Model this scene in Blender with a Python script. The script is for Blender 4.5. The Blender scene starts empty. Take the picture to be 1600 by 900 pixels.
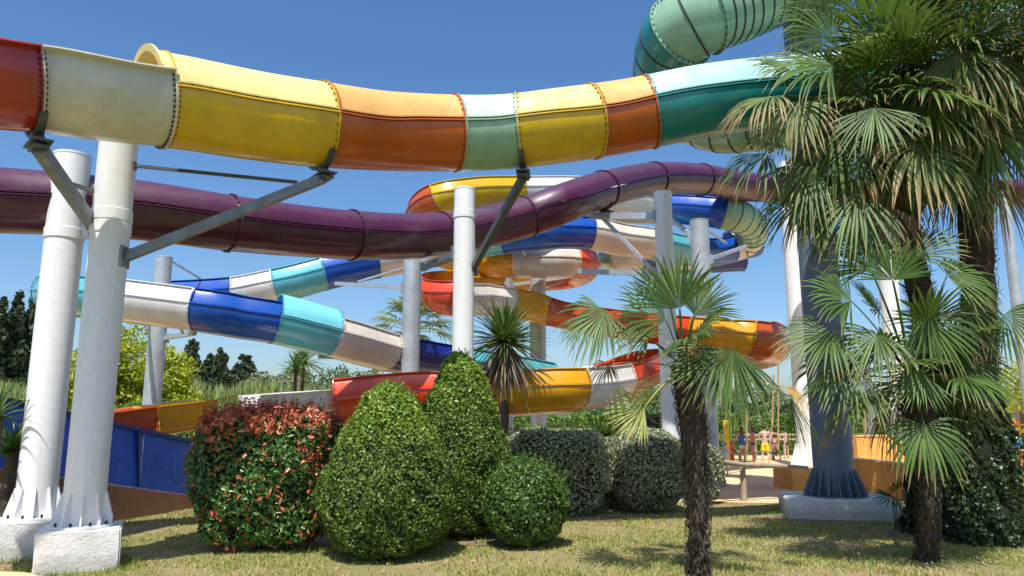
import bpy, bmesh, math, random
import numpy as np
from mathutils import Vector, Matrix
random.seed(7)
rng = np.random.default_rng(11)
PI = math.pi
scn = bpy.context.scene
COL = scn.collection

# ------------------------------------------------------------------ camera, sky, sun, exposure
CAM_H = 2.25
PITCH = math.radians(9.92)
F = 1155.0
cam_d = bpy.data.cameras.new('camera'); cam = bpy.data.objects.new('camera', cam_d); COL.objects.link(cam)
cam.location = (0, 0, CAM_H); cam.rotation_euler = (PI/2 + PITCH, 0, 0)
cam_d.sensor_width = 36; cam_d.lens = 36*F/1600; cam_d.clip_end = 5000; cam_d.clip_start = .05
scn.camera = cam
SUN_EL = math.radians(62.5)
SUN_TO = Vector((-.18, -.98, 0)).normalized()          # horizontal direction towards the sun
sun_az = math.atan2(SUN_TO.x, SUN_TO.y)                 # clockwise from +Y
w = bpy.data.worlds.new('World'); scn.world = w; w.use_nodes = True
wn = w.node_tree.nodes; wl = w.node_tree.links
bg = wn['Background']; sky = wn.new('ShaderNodeTexSky'); sky.sky_type = 'NISHITA'
sky.sun_disc = False; sky.sun_elevation = SUN_EL; sky.sun_rotation = sun_az
sky.air_density = 1.0; sky.dust_density = 1.6; sky.ozone_density = 5.0; sky.altitude = 0
hs = wn.new('ShaderNodeHueSaturation'); hs.inputs['Saturation'].default_value = 1.17; wl.new(sky.outputs[0], hs.inputs['Color']); wl.new(hs.outputs[0], bg.inputs[0]); bg.inputs[1].default_value = 0.125
sd = bpy.data.lights.new('sun', 'SUN'); sd.energy = 4.6; sd.angle = math.radians(.53); sd.color = (1, .96, .89)
so = bpy.data.objects.new('sun', sd); COL.objects.link(so)
dirv = -(SUN_TO*math.cos(SUN_EL) + Vector((0, 0, math.sin(SUN_EL))))
so.rotation_euler = dirv.to_track_quat('-Z', 'Y').to_euler(); so.location = (-20, -15, 50)
scn.view_settings.view_transform = 'Standard'; scn.view_settings.look = 'None'
scn.view_settings.exposure = 0.44; scn.view_settings.gamma = 1
scn.cycles.max_bounces = 6; scn.cycles.transparent_max_bounces = 8

# ------------------------------------------------------------------ real distances measured off the photograph
CP, SP = math.cos(PITCH), math.sin(PITCH)
def ray(px, py):
    a = (px-800)/F; b = (450-py)/F
    return Vector((a, CP - b*SP, SP + b*CP))
def W(px, py, d):
    return Vector((0, 0, CAM_H)) + ray(px, py)*d
def G(px, py, z=0.0):
    r = ray(px, py); t = (z-CAM_H)/r.z
    return Vector((0, 0, CAM_H)) + r*t
def depth_of(p): return p[1]*CP + (p[2]-CAM_H)*SP

# ------------------------------------------------------------------ object helpers
def tag(o, label=None, cat=None, group=None, kind=None):
    if label: o['label'] = label
    if cat: o['category'] = cat
    if group: o['group'] = group
    if kind: o['kind'] = kind
    return o
def empty(name, loc, label, cat, group=None):
    o = bpy.data.objects.new(name, None); COL.objects.link(o); o.location = loc
    o.empty_display_size = .2
    return tag(o, label, cat, group)
def link(name, me, mat=None, parent=None, kind=None):
    if mat is not None and not me.materials: me.materials.append(mat)
    o = bpy.data.objects.new(name, me); COL.objects.link(o)
    if parent is not None:
        o.parent = parent
        if parent.parent is not None:
            base = parent.parent.location + parent.location
        else: base = parent.location
        o.matrix_parent_inverse = Matrix.Translation(-base)
    if kind: o['kind'] = kind
    return o
def np_mesh(name, V, Fc, smooth=False):
    """V (n,3) float, Fc (m,k) int with constant k"""
    V = np.asarray(V, dtype=np.float32); Fc = np.asarray(Fc, dtype=np.int32)
    me = bpy.data.meshes.new(name)
    me.vertices.add(len(V)); me.vertices.foreach_set('co', V.ravel())
    k = Fc.shape[1]; m = len(Fc)
    me.loops.add(m*k); me.loops.foreach_set('vertex_index', Fc.ravel())
    me.polygons.add(m); me.polygons.foreach_set('loop_start', np.arange(0, m*k, k, dtype=np.int32))
    try: me.polygons.foreach_set('loop_total', np.full(m, k, dtype=np.int32))
    except Exception: pass
    me.update(calc_edges=True)
    if smooth: me.polygons.foreach_set('use_smooth', np.ones(m, dtype=bool))
    return me
class MB:
    def __init__(s): s.v = []; s.f = []
    def quadstrip(s, rings, closed=True, caps=False):
        b = len(s.v); n = len(rings[0])
        for r in rings: s.v += [tuple(p) for p in r]
        for i in range(len(rings)-1):
            for j in range(n if closed else n-1):
                a = b+i*n+j; c = b+i*n+(j+1) % n
                s.f.append((a, c, c+n, a+n))
        if caps:
            s.f.append(tuple(b+j for j in reversed(range(n)))); e = b+(len(rings)-1)*n
            s.f.append(tuple(e+j for j in range(n)))
    def box(s, c, sx, sy, sz, R=None, bev=0):
        c = Vector(c); R = R or Matrix.Identity(3); b = len(s.v)
        for z in (-1, 1):
            for y in (-1, 1):
                for x in (-1, 1): s.v.append(tuple(c + R @ Vector((x*sx/2, y*sy/2, z*sz/2))))
        for f in ((0, 2, 3, 1), (4, 5, 7, 6), (0, 1, 5, 4), (2, 6, 7, 3), (0, 4, 6, 2), (1, 3, 7, 5)): s.f.append(tuple(b+i for i in f))
    def beam(s, p, q, wd, ht=None, up=Vector((0, 0, 1))):
        p, q = Vector(p), Vector(q); ht = ht or wd; t = (q-p)
        L = t.length; t.normalize()
        a = t.cross(up)
        if a.length < 1e-3: a = t.cross(Vector((1, 0, 0)))
        a.normalize(); u = a.cross(t)
        s.quadstrip([[c + a*wd/2*i + u*ht/2*j for i, j in ((-1, -1), (1, -1), (1, 1), (-1, 1))] for c in (p, q)], caps=True)
    def cyl(s, p, q, r0, r1=None, n=16, caps=True):
        p, q = Vector(p), Vector(q); r1 = r0 if r1 is None else r1
        t = (q-p).normalized(); a = t.orthogonal().normalized(); u = t.cross(a)
        s.quadstrip([[c + (a*math.cos(2*PI*k/n) + u*math.sin(2*PI*k/n))*r for k in range(n)] for c, r in ((p, r0), (q, r1))], caps=caps)
    def tube(s, pts, radii, n=8, caps=True):
        pts = [Vector(p) for p in pts]; rings = []; a = None
        for i, p in enumerate(pts):
            t = (pts[min(i+1, len(pts)-1)] - pts[max(i-1, 0)]).normalized()
            a = t.orthogonal().normalized() if a is None else (a - t*a.dot(t)).normalized()
            u = t.cross(a); r = radii[i] if hasattr(radii, '__len__') else radii
            rings.append([p + (a*math.cos(2*PI*k/n) + u*math.sin(2*PI*k/n))*r for k in range(n)])
        s.quadstrip(rings, caps=caps)
    def lathe(s, c, prof, n=24, caps=True):
        c = Vector(c)
        s.quadstrip([[c + Vector((r*math.cos(2*PI*k/n), r*math.sin(2*PI*k/n), z)) for k in range(n)] for z, r in prof], caps=caps)
    def mesh(s, name, angle=None):
        me = bpy.data.meshes.new(name); me.from_pydata(s.v, [], s.f); me.update()
        if angle is not None:
            me.polygons.foreach_set('use_smooth', [True]*len(me.polygons)); me.set_sharp_from_angle(angle=math.radians(angle))
        return me
    def put(s, name, mat, parent=None, angle=None, kind=None):
        return link(name, s.mesh(name, angle), mat, parent, kind)

# ------------------------------------------------------------------ materials
def new_mat(name):
    m = bpy.data.materials.new(name); m.use_nodes = True
    return m, m.node_tree.nodes, m.node_tree.links, m.node_tree.nodes['Principled BSDF']
def noise(n, l, scale, detail=4, rough=.6, vec=None, stretch=None, coord='Object'):
    t = n.new('ShaderNodeTexNoise'); t.inputs['Scale'].default_value = scale; t.inputs['Detail'].default_value = detail
    t.inputs['Roughness'].default_value = rough
    tc = n.new('ShaderNodeTexCoord')
    if stretch:
        mp = n.new('ShaderNodeMapping'); mp.inputs['Scale'].default_value = stretch
        l.new(tc.outputs[coord], mp.inputs[0]); l.new(mp.outputs[0], t.inputs[0])
    else: l.new(tc.outputs[coord], t.inputs[0])
    return t
def ramp(n, l, src, stops, interp='LINEAR'):
    r = n.new('ShaderNodeValToRGB'); cr = r.color_ramp; cr.interpolation = interp
    while len(cr.elements) < len(stops): cr.elements.new(.5)
    for e, (p, c) in zip(cr.elements, stops):
        e.position = p; e.color = (*c, 1) if len(c) == 3 else c
    l.new(src, r.inputs[0]); return r
def mixc(n, l, a, b, fac):
    m = n.new('ShaderNodeMix'); m.data_type = 'RGBA'
    for i, v in ((6, a), (7, b)):
        if isinstance(v, (tuple, list)): m.inputs[i].default_value = (*v[:3], 1)
        else: l.new(v, m.inputs[i])
    if isinstance(fac, (int, float)): m.inputs[0].default_value = fac
    else: l.new(fac, m.inputs[0])
    return m.outputs[2]
def bump(n, l, b, src, dist=.01, strength=.5):
    bp = n.new('ShaderNodeBump'); bp.inputs['Distance'].default_value = dist; bp.inputs['Strength'].default_value = strength
    l.new(src, bp.inputs['Height']); l.new(bp.outputs[0], b.inputs['Normal'])
_mc = {}
def plastic(name, col, rough=.22, dirt=.25, chalk_sheen=0.0, coat=.3):
    """gel-coated fibreglass: dull streaks, grime specks; chalk = pale tint on upward faces, oxidised film and painted sky sheen together"""
    key = name
    if key in _mc: return _mc[key]
    m, n, l, b = new_mat(name)
    a = noise(n, l, 1.6, 5, .65)
    c2 = tuple(x*.72 for x in col)
    base = mixc(n, l, col, c2, ramp(n, l, a.outputs[0], [(.35, (0, 0, 0)), (.75, (1, 1, 1))]).outputs[0])
    g = noise(n, l, 26, 3, .7)
    base = mixc(n, l, base, tuple(x*.45+.03 for x in col), ramp(n, l, g.outputs[0], [(.62, (0, 0, 0)), (.74, (dirt,)*3)]).outputs[0])
    sk = noise(n, l, 1.0, 6, .7, stretch=(7, 7, .7))
    base = mixc(n, l, base, tuple(x*.62+.025 for x in col), ramp(n, l, sk.outputs[0], [(.5, (0, 0, 0)), (.72, (.55, .55, .55))]).outputs[0])
    if chalk_sheen:  # oxidation and sky sheen, both painted in by the upward normal
        geo = n.new('ShaderNodeNewGeometry'); sx = n.new('ShaderNodeSeparateXYZ'); l.new(geo.outputs['Normal'], sx.inputs[0])
        nn = noise(n, l, 1.3, 8, .75); ad = n.new('ShaderNodeMath'); ad.operation = 'MULTIPLY_ADD'; ad.inputs[1].default_value = 1.0
        l.new(nn.outputs[0], ad.inputs[0]); l.new(sx.outputs[2], ad.inputs[2])
        base = mixc(n, l, base, (.50, .33, .44), ramp(n, l, ad.outputs[0], [(.55, (0, 0, 0)), (1.1, (chalk_sheen*.35,)*3), (1.6, (chalk_sheen,)*3)]).outputs[0])
    l.new(base, b.inputs['Base Color'])
    l.new(ramp(n, l, a.outputs[0], [(.3, (rough*.8,)*3), (.8, (min(1, rough*1.9),)*3)]).outputs[0], b.inputs['Roughness'])
    b.inputs['Coat Weight'].default_value = coat; b.inputs['Coat Roughness'].default_value = .12
    bump(n, l, b, noise(n, l, 3.2, 3).outputs[0], .012, .25)
    _mc[key] = m; return m
RAW = dict(red=(.38, .028, .012), cream=(.62, .60, .46), yellow=(.66, .43, .008), orange=(.50, .10, .005), mint=(.27, .47, .31),
           teal=(.012, .24, .235), white=(.80, .79, .77), blue=(.004, .085, .46), navy=(.006, .02, .22), turq=(.12, .50, .58),
           purple=(.070, .004, .034), beige=(.76, .70, .62), bright_red=(.74, .065, .018), gold=(.78, .36, .008), ember=(.55, .09, .01))
def shell(c): return plastic('fibreglass_'+c, RAW[c])
def faded_skylit(c):  # sun-bleached upper shells, with the grazing sky reflection put into the colour
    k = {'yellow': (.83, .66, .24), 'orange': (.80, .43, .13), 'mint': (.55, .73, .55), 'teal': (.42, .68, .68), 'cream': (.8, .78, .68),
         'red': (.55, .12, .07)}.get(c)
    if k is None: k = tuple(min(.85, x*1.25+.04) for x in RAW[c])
    return plastic('weathered_skylit_fibreglass_'+c, k, rough=.5, dirt=.5, coat=0)
def simple(name, col, rough=.6, metal=0, nscale=6, var=.25, bd=0, bs=40, spec=.5, stretch=None):
    if name in _mc: return _mc[name]
    m, n, l, b = new_mat(name)
    a = noise(n, l, nscale, 6, .65, stretch=stretch)
    l.new(mixc(n, l, tuple(x*(1-var) for x in col), tuple(min(1, x*(1+var)) for x in col), ramp(n, l, a.outputs[0], [(.3, (0, 0, 0)), (.7, (1, 1, 1))]).outputs[0]), b.inputs['Base Color'])
    b.inputs['Roughness'].default_value = rough; b.inputs['Metallic'].default_value = metal
    b.inputs['Specular IOR Level'].default_value = spec
    if bd: bump(n, l, b, noise(n, l, bs, 6, .7).outputs[0], bd, .8)
    _mc[name] = m; return m
def _weathered(name, col, stain, rough, splash, bd, bs, lo, hi):
    m, n, l, b = new_mat(name)
    st = noise(n, l, 1.0, 7, .7, stretch=(5, 5, .45)); f = noise(n, l, 9, 6, .7)
    c = mixc(n, l, col, stain, ramp(n, l, st.outputs[0], [(.52, (0, 0, 0)), (.78, (.45, .45, .45))]).outputs[0])
    c = mixc(n, l, c, tuple(x*.8 for x in col), ramp(n, l, f.outputs[0], [(.45, (0, 0, 0)), (.7, (.5, .5, .5))]).outputs[0])
    tc = n.new('ShaderNodeTexCoord'); s = n.new('ShaderNodeSeparateXYZ'); l.new(tc.outputs['Object'], s.inputs[0])
    ad = n.new('ShaderNodeMath'); ad.operation = 'MULTIPLY_ADD'; ad.inputs[1].default_value = -.35; l.new(f.outputs[0], ad.inputs[0]); l.new(s.outputs[2], ad.inputs[2])
    c = mixc(n, l, c, (.30, .25, .17), ramp(n, l, ad.outputs[0], [(lo, (splash,)*3), (hi, (0, 0, 0))]).outputs[0])
    l.new(c, b.inputs['Base Color']); b.inputs['Roughness'].default_value = rough; bump(n, l, b, noise(n, l, bs, 6, .7).outputs[0], bd, .8); return m
M_white = _weathered('white_column_paint', (.78, .79, .79), (.50, .50, .47), .38, 0, .002, 30, -1, -.9)
M_wcon = _weathered('whitewashed_concrete', (.76, .75, .72), (.52, .50, .44), .88, .4, .03, 22, -.12, .14)
def _galv():
    m, n, l, b = new_mat('galvanised_steel')
    v = n.new('ShaderNodeTexVoronoi'); v.inputs['Scale'].default_value = 26; tc = n.new('ShaderNodeTexCoord'); l.new(tc.outputs['Object'], v.inputs[0])
    a = noise(n, l, 1.4, 6, .7)
    c = mixc(n, l, (.36, .40, .44), (.56, .60, .63), v.outputs['Color'])
    c = mixc(n, l, c, (.30, .33, .37), ramp(n, l, a.outputs[0], [(.45, (0, 0, 0)), (.7, (.8, .8, .8))]).outputs[0])
    l.new(c, b.inputs['Base Color']); b.inputs['Roughness'].default_value = .45; b.inputs['Metallic'].default_value = .35
    return m
M_galv = _galv()
M_steel = simple('grey_steel_arm', (.20, .23, .25), .5, .5, 5, .3)
M_darksteel = simple('dark_steel_arm', (.085, .095, .10), .5, .3, 5, .3)
M_bluecol = simple('dark_blue_grey_column_paint', (.13, .18, .24), .42, 0, 1.2, .12, .002, 20)
M_bolt = simple('dark_bolt_steel', (.05, .05, .055), .4, .8)
M_sand = simple('sandy_terrace', (.72, .50, .27), .9, 0, .8, .14, .01, 60)
M_orangewall = simple('ochre_rendered_wall', (.74, .37, .09), .85, 0, 1.2, .14, .006, 40)
M_brownwall = simple('terracotta_rendered_wall', (.26, .13, .065), .9, 0, 1.5, .2, .008, 30)
M_bluepanel = plastic('blue_painted_panel', (.004, .12, .72), .35, .3, coat=.1)
M_bluerail = simple('dark_blue_rail', (.012, .03, .17), .4, 0, 3, .2)
M_wave = simple('pale_blue_paint_line', (.07, .16, .55), .6)
M_wood = simple('weathered_wood', (.36, .29, .2), .85, 0, 3, .35, .006, 30, stretch=(8, 8, .6))
M_bark = simple('tree_bark', (.10, .075, .05), .95, 0, 6, .4, .03, 25)
M_palmbark = simple('palm_fibre_bark', (.062, .043, .031), .95, 0, 14, .6, .04, 40)
M_boot = simple('cut_leaf_base', (.095, .068, .048), .9, 0, 9, .6)

def leaf_mat(name, stops, rough=.4, trans=.25, spec=.5, tips=None):
    """stops: colour ramp over a random value per leaf"""
    m, n, l, b = new_mat(name)
    geo = n.new('ShaderNodeNewGeometry')
    col = ramp(n, l, geo.outputs['Random Per Island'], stops).outputs[0]
    if tips:
        at = n.new('ShaderNodeAttribute'); at.attribute_name = 's'
        col = mixc(n, l, col, tips[0], ramp(n, l, at.outputs['Fac'], [(tips[1], (0, 0, 0)), (min(1, tips[1]+.22), (1, 1, 1))]).outputs[0])
    l.new(col, b.inputs['Base Color']); b.inputs['Roughness'].default_value = rough; b.inputs['Specular IOR Level'].default_value = spec
    tr = n.new('ShaderNodeBsdfTranslucent'); mx = n.new('ShaderNodeMixShader'); mx.inputs[0].default_value = trans
    l.new(mixc(n, l, col, (.5, .6, .1), .18), tr.inputs[0]); l.new(b.outputs[0], mx.inputs[1]); l.new(tr.outputs[0], mx.inputs[2])
    l.new(mx.outputs[0], n['Material Output'].inputs[0])
    return m
def pal(*cs):
    k = len(cs); return [(i/(k-1), c) for i, c in enumerate(cs)]
L_box = leaf_mat('boxwood_leaf', pal((.03, .065, .012), (.07, .13, .02), (.13, .21, .03), (.22, .30, .055)), .42, .2, .35)
L_boxtip = leaf_mat('boxwood_young_leaf', pal((.14, .25, .02), (.3, .42, .05)), .35, .35)
L_privet = leaf_mat('rounded_shrub_leaf', pal((.04, .09, .02), (.09, .18, .035), (.15, .26, .05)), .35, .3)
L_varieg = leaf_mat('variegated_leaf', pal((.04, .08, .03), (.14, .19, .08), (.48, .50, .33), (.2, .25, .12), (.66, .66, .46)), .4, .15)
L_phot = leaf_mat('photinia_green_leaf', pal((.03, .09, .02), (.08, .18, .035), (.2, .33, .08)), .25, .2)
L_photr = leaf_mat('photinia_red_leaf', pal((.45, .06, .03), (.62, .15, .08), (.5, .24, .1)), .3, .25)
L_cyp = leaf_mat('cypress_foliage', pal((.015, .035, .014), (.04, .07, .03), (.07, .11, .045)), .6, .1)
L_lime = leaf_mat('lime_green_foliage', pal((.17, .23, .012), (.36, .43, .02), (.58, .58, .03)), .5, .35)
L_mid = leaf_mat('grey_green_foliage', pal((.06, .10, .035), (.12, .18, .06), (.2, .26, .1)), .5, .2)
L_pale = leaf_mat('pale_flowering_foliage', pal((.12, .15, .07), (.28, .28, .18), (.18, .2, .1)), .5, .25)
L_reed = leaf_mat('reed_leaf', pal((.14, .22, .06), (.26, .34, .10), (.38, .44, .17)), .5, .3)
L_hedge = leaf_mat('far_hedge_leaf', pal((.05, .12, .02), (.12, .24, .04), (.22, .36, .06)), .4, .25)
L_bright = leaf_mat('bright_green_blade', pal((.06, .2, .02), (.1, .3, .03), (.14, .36, .05)), .4, .3)
L_ivy = leaf_mat('ivy_leaf', pal((.012, .028, .010), (.025, .05, .016), (.05, .085, .025)), .4, .1)
L_frond = leaf_mat('fan_palm_leaflet', pal((.034, .074, .012), (.062, .122, .02), (.115, .195, .035)), .46, .2, .35, ((.34, .25, .10), .80))
L_frondb = leaf_mat('young_fan_palm_leaflet', pal((.06, .14, .018), (.11, .22, .03)), .35, .35, .5, ((.3, .3, .08), .93))
L_frondy = leaf_mat('yellowing_palm_leaflet', pal((.30, .32, .06), (.42, .42, .09), (.22, .27, .05)), .4, .3, .5, ((.42, .28, .08), .7))
L_frondd = leaf_mat('dead_palm_leaflet', pal((.13, .085, .045), (.24, .16, .08), (.32, .23, .12)), .6, .15, .3)
L_strawf = leaf_mat('straw_tipped_palm_leaflet', pal((.07, .12, .03), (.13, .18, .05), (.22, .24, .08)), .46, .2, .35, ((.36, .27, .12), .58))
L_oran = leaf_mat('orange_dead_leaflet', pal((.45, .25, .04), (.55, .36, .07)), .5, .2)
L_yucca = leaf_mat('cordyline_blade', pal((.03, .075, .018), (.07, .14, .03), (.12, .2, .05)), .35, .2)
L_yuccad = leaf_mat('dry_cordyline_blade', pal((.10, .085, .055), (.2, .17, .11), (.06, .05, .03)), .7, .1)
L_fibre = leaf_mat('dark_trunk_fibre', pal((.03, .024, .016), (.07, .055, .038), (.12, .095, .065)), .8, .05)
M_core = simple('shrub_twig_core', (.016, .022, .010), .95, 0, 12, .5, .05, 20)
M_petiole = simple('green_petiole', (.14, .19, .05), .45, 0, 4, .2)

# ------------------------------------------------------------------ ground
def sheet(name, poly, z, mat, label=None):
    me = bpy.data.meshes.new(name); me.from_pydata([(x, y, z) for x, y in poly], [], [tuple(range(len(poly)))]); me.update()
    o = link(name, me, mat); tag(o, label, None, None, 'structure'); return o
def _groundmat():
    m, n, l, b = new_mat('dry_ground')
    a = noise(n, l, .25, 8, .6)
    l.new(ramp(n, l, a.outputs[0], [(.35, (.10, .12, .04)), (.55, (.22, .2, .09)), (.75, (.3, .24, .13))]).outputs[0], b.inputs['Base Color'])
    b.inputs['Roughness'].default_value = .95; return m
def _lawnmat():
    m, n, l, b = new_mat('dry_lawn')
    a = noise(n, l, .55, 6, .62); c = noise(n, l, 38, 5, .75); e = noise(n, l, 7, 5, .7)
    base = ramp(n, l, a.outputs[0], [(.3, (.20, .23, .05)), (.5, (.38, .32, .12)), (.68, (.50, .37, .2))]).outputs[0]
    base = mixc(n, l, base, (.09, .075, .035), ramp(n, l, c.outputs[0], [(.42, (.75, .75, .75)), (.6, (0, 0, 0))]).outputs[0])
    base = mixc(n, l, base, (.24, .16, .10), ramp(n, l, e.outputs[0], [(.55, (0, 0, 0)), (.75, (.6, .6, .6))]).outputs[0])
    l.new(base, b.inputs['Base Color']); b.inputs['Roughness'].default_value = .95
    bump(n, l, b, c.outputs[0], .03, .8); return m
M_ground, M_lawn = _groundmat(), _lawnmat()
M_water = simple('pool_water', (.05, .42, .55), .08, 0, .8, .15)
# ground: one sheet to the horizon
sheet('ground', [(-900, -60), (900, -60), (900, 1500), (-900, 1500)], -.004, M_ground)
def lawn_mesh():
    nx, ny = 120, 90; V = []; Fc = []
    for j in range(ny+1):
        for i in range(nx+1):
            x = -16+32*i/nx; y = 6+15.2*j/ny
            if y > 20.2: y = 20.2 + (y-20.2)*(.6+.5*math.sin(x*.7))
            z = .006 + .025*(1+math.sin(x*.9+y*.5))*math.sin(min(1, (y-6)/3)*PI/2) * .5
            V.append((x, y, z))
    for j in range(ny):
        for i in range(nx):
            a = j*(nx+1)+i; Fc.append((a, a+1, a+nx+2, a+nx+1))
    return np_mesh('lawn', V, Fc, True)
tag(link('lawn', lawn_mesh(), M_lawn), kind='structure')
sheet('sand_terrace', [(1.0, 20.0), (60, 20.0), (60, 90), (-30, 90), (-30, 24), (-2, 24)], .004, M_sand)
def patch(name, cx, cy, rx, ry, z, mat, n=40, wob=.18, seed=1):
    r = random.Random(seed); ph = [r.uniform(0, 6.28) for _ in range(4)]; pts = []
    for k in range(n):
        a = 2*PI*k/n; s = 1 + wob*(math.sin(2*a+ph[0])+.6*math.sin(3*a+ph[1])+.5*math.sin(5*a+ph[2])+.3*math.sin(9*a+ph[3]))
        pts.append((cx+rx*s*math.cos(a), cy+ry*s*math.sin(a)))
    return sheet(name, pts, z, mat)
p = G(10, 905); patch('sand_path', p.x-1.2, p.y-.55, 2.6, .75, .066, M_sand, seed=3)
M_soil = simple('bare_soil', (.25, .17, .11), .95, 0, 2.5, .35, .03, 25)
for px, py, rx, ry, sdx in ((1470, 835, 1.9, .9, 4), (1330, 812, 2.4, .5, 5), (900, 812, 1.4, .45, 8), (715, 850, 1.0, .35, 9), (1085, 905, .45, .3, 10)):
    p = G(px, py); patch('soil_patch', p.x, p.y, rx, ry, .034, M_soil, wob=.12, seed=sdx)
pw = G(1238, 706); 
sheet('pool_water', [(pw.x-12, pw.y-1.2), (pw.x+9, pw.y-1.2), (pw.x+9, pw.y+10), (pw.x-12, pw.y+10)], .02, M_water)

# grass blades
def grass(name, n, xr, yr, h, mat, seed):
    g = np.random.default_rng(seed)
    y = yr[0] + (yr[1]-yr[0])*g.random(n)**1.5; x = (g.random(n)*2-1)*(y*.74+.6)
    keep = (x > xr[0]) & (x < xr[1]); x = x[keep]; y = y[keep]; n = len(x)
    dens = np.sin(x*2.1+y*1.3)+np.sin(x*.7-y*2.2)+np.sin(x*5.1+y*3.7)*.6
    keep = g.random(n) < np.clip(.5+.32*dens, .06, 1); x = x[keep]; y = y[keep]; n = len(x)
    z0 = .006 + .0125*(1+np.sin(x*.9+y*.5))
    hh = h*(.5+g.random(n)); a = g.random(n)*2*PI; wd = .006+.006*g.random(n)*(y/9)
    lx = (g.random(n)-.5)*hh*1.3; ly = (g.random(n)-.5)*hh*1.3
    V = np.zeros((n, 3, 3)); V[:, 0] = np.c_[x-wd*np.cos(a), y-wd*np.sin(a), z0]; V[:, 1] = np.c_[x+wd*np.cos(a), y+wd*np.sin(a), z0]
    V[:, 2] = np.c_[x+lx, y+ly, z0+hh]
    me = np_mesh(name, V.reshape(-1, 3), np.arange(3*n).reshape(-1, 3))
    return tag(link(name, me, mat), kind='stuff')
L_dry = leaf_mat('straw_grass_blade', pal((.28, .29, .08), (.50, .45, .16), (.64, .54, .26), (.34, .39, .10)), .7, .3, .2)
L_grn = leaf_mat('green_grass_blade', pal((.10, .17, .02), (.2, .28, .04), (.34, .38, .08)), .6, .3, .3)
grass('dry_grass', 190000, (-14, 14), (8.6, 19.5), .035, L_dry, 3)
grass('green_grass', 90000, (-14, 14), (8.6, 20.2), .045, L_grn, 4)

def litter(n, seed):
    g = np.random.default_rng(seed); y = 8.8+10*g.random(n)**1.3; x = (g.random(n)*2-1)*y*.7
    P = np.c_[x, y, .03+.03*g.random(n)]; N = np.tile([0, 0, 1.0], (n, 1))
    return tag(link('fallen_leaves', leaves_mesh('fallen_leaves', P, N, .06, .5, seed, .5), leaf_mat('fallen_leaf', pal((.2, .12, .05), (.35, .22, .1), (.45, .36, .2)), .8, .1)), kind='stuff')
def tufts(spots, seed):
    g = np.random.default_rng(seed); V = []
    for sx_, sy_, r_, n_, h_ in spots:
        for k in range(n_):
            a = g.random()*6.28; d_ = r_*g.random()**.5; x = sx_+d_*math.cos(a); y = sy_+d_*math.sin(a); b = g.random()*6.28; w_ = .008; hh = h_*(.4+.8*g.random()); lx, ly = (g.random(2)-.5)*hh*.9
            V += [(x-w_*math.cos(b), y-w_*math.sin(b), .01), (x+w_*math.cos(b), y+w_*math.sin(b), .01), (x+lx, y+ly, hh)]
    return tag(link('grass_tufts', np_mesh('grass_tufts', V, np.arange(len(V)).reshape(-1, 3)), L_grn), kind='stuff')

# ------------------------------------------------------------------ slide building
def catmull(P, t):
    n = len(P); i = max(0, min(n-2, int(math.floor(t)))); u = t-i
    p0, p1, p2, p3 = P[max(i-1, 0)], P[i], P[i+1], P[min(i+2, n-1)]
    return .5*((2*p1)+(p2-p0)*u+(2*p0-5*p1+4*p2-p3)*u*u+(3*p1-p0-3*p2+p3)*u**3)
class Path:
    def __init__(s, pts, step=.25):
        s.px = [p[0] for p in pts]; s.P = [W(p[0], p[1], p[2]) for p in pts]
        s.n = len(pts)
    def t_of_px(s, x, lo=0, hi=None):
        hi = hi if hi is not None else s.n-1
        best = None
        for k in range(int((hi-lo)*60)+1):
            t = lo+k/60; p = s.at(t); q = 800+F*p.x/depth_of(p); e = abs(q-x)
            if best is None or e < best[0]: best = (e, t)
        return best[1]
    def at(s, t): return catmull(s.P, t)
    def frame(s, t):
        T = (s.at(min(t+.02, s.n-1-1e-6)) - s.at(max(t-.02, 0))).normalized()
        S = T.cross(Vector((0, 0, 1))).normalized(); U = S.cross(T)
        return s.at(t), T, S, U
    def samples(s, t0, t1, dl=.22):
        L = 0; q = s.at(t0)
        for k in range(1, 21):
            r = s.at(t0+(t1-t0)*k/20); L += (r-q).length; q = r
        n = max(2, int(L/dl)); return [t0+(t1-t0)*k/n for k in range(n+1)]
def arc(a0, a1, n, r=1): return [(r*math.cos(math.radians(a0+(a1-a0)*k/n)), r*math.sin(math.radians(a0+(a1-a0)*k/n))) for k in range(n+1)]
def thicken(pl, th):
    n = len(pl); out = []
    for i, (x, y) in enumerate(pl):
        a = pl[max(i-1, 0)]; b = pl[min(i+1, n-1)]; dx, dy = b[0]-a[0], b[1]-a[1]; m = math.hypot(dx, dy) or 1
        out.append((x-dy/m*th, y+dx/m*th))
    return pl + out[::-1]
PROF = {
    'lower': thicken([(1.09, 0.0), (1.0, -.01)] + arc(-3, -177, 20) + [(-1.0, -.01), (-1.09, 0.0)], .035),
    'hood': thicken(arc(158, 20, 18), .035),
    'upper': thicken([(-1.09, .045), (-1.0, .05)] + arc(177, 3, 20) + [(1.0, .05), (1.09, .045)], .035),
    'half': thicken([(1.16, .29), (1.0, .26), (1.0, .1)] + arc(-3, -177, 20) + [(-1.0, .1), (-1.0, .26), (-1.16, .29)], -.035),
    'raftlow': thicken([(1.07, 0.0), (1.0, -.01)] + arc(-3, -177, 18) + [(-1.0, -.01), (-1.07, 0.0)], .03),
    'wallR': thicken([(1.05, .035), (.99, .04), (.90, .36), (.80, .55), (.88, .57)], .03),
    'wallL': thicken([(-1.05, .035), (-.99, .04), (-.90, .36), (-.80, .55), (-.88, .57)], -.03),
    'full': thicken(arc(-90, 269, 36), .03),
    'trough': thicken([(1.14, .62), (1.0, .60), (.92, .1), (.8, -.15), (.55, -.3), (0, -.36), (-.55, -.3), (-.8, -.15), (-.92, .1), (-1.0, .60), (-1.14, .62)], -.03),
}
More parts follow.
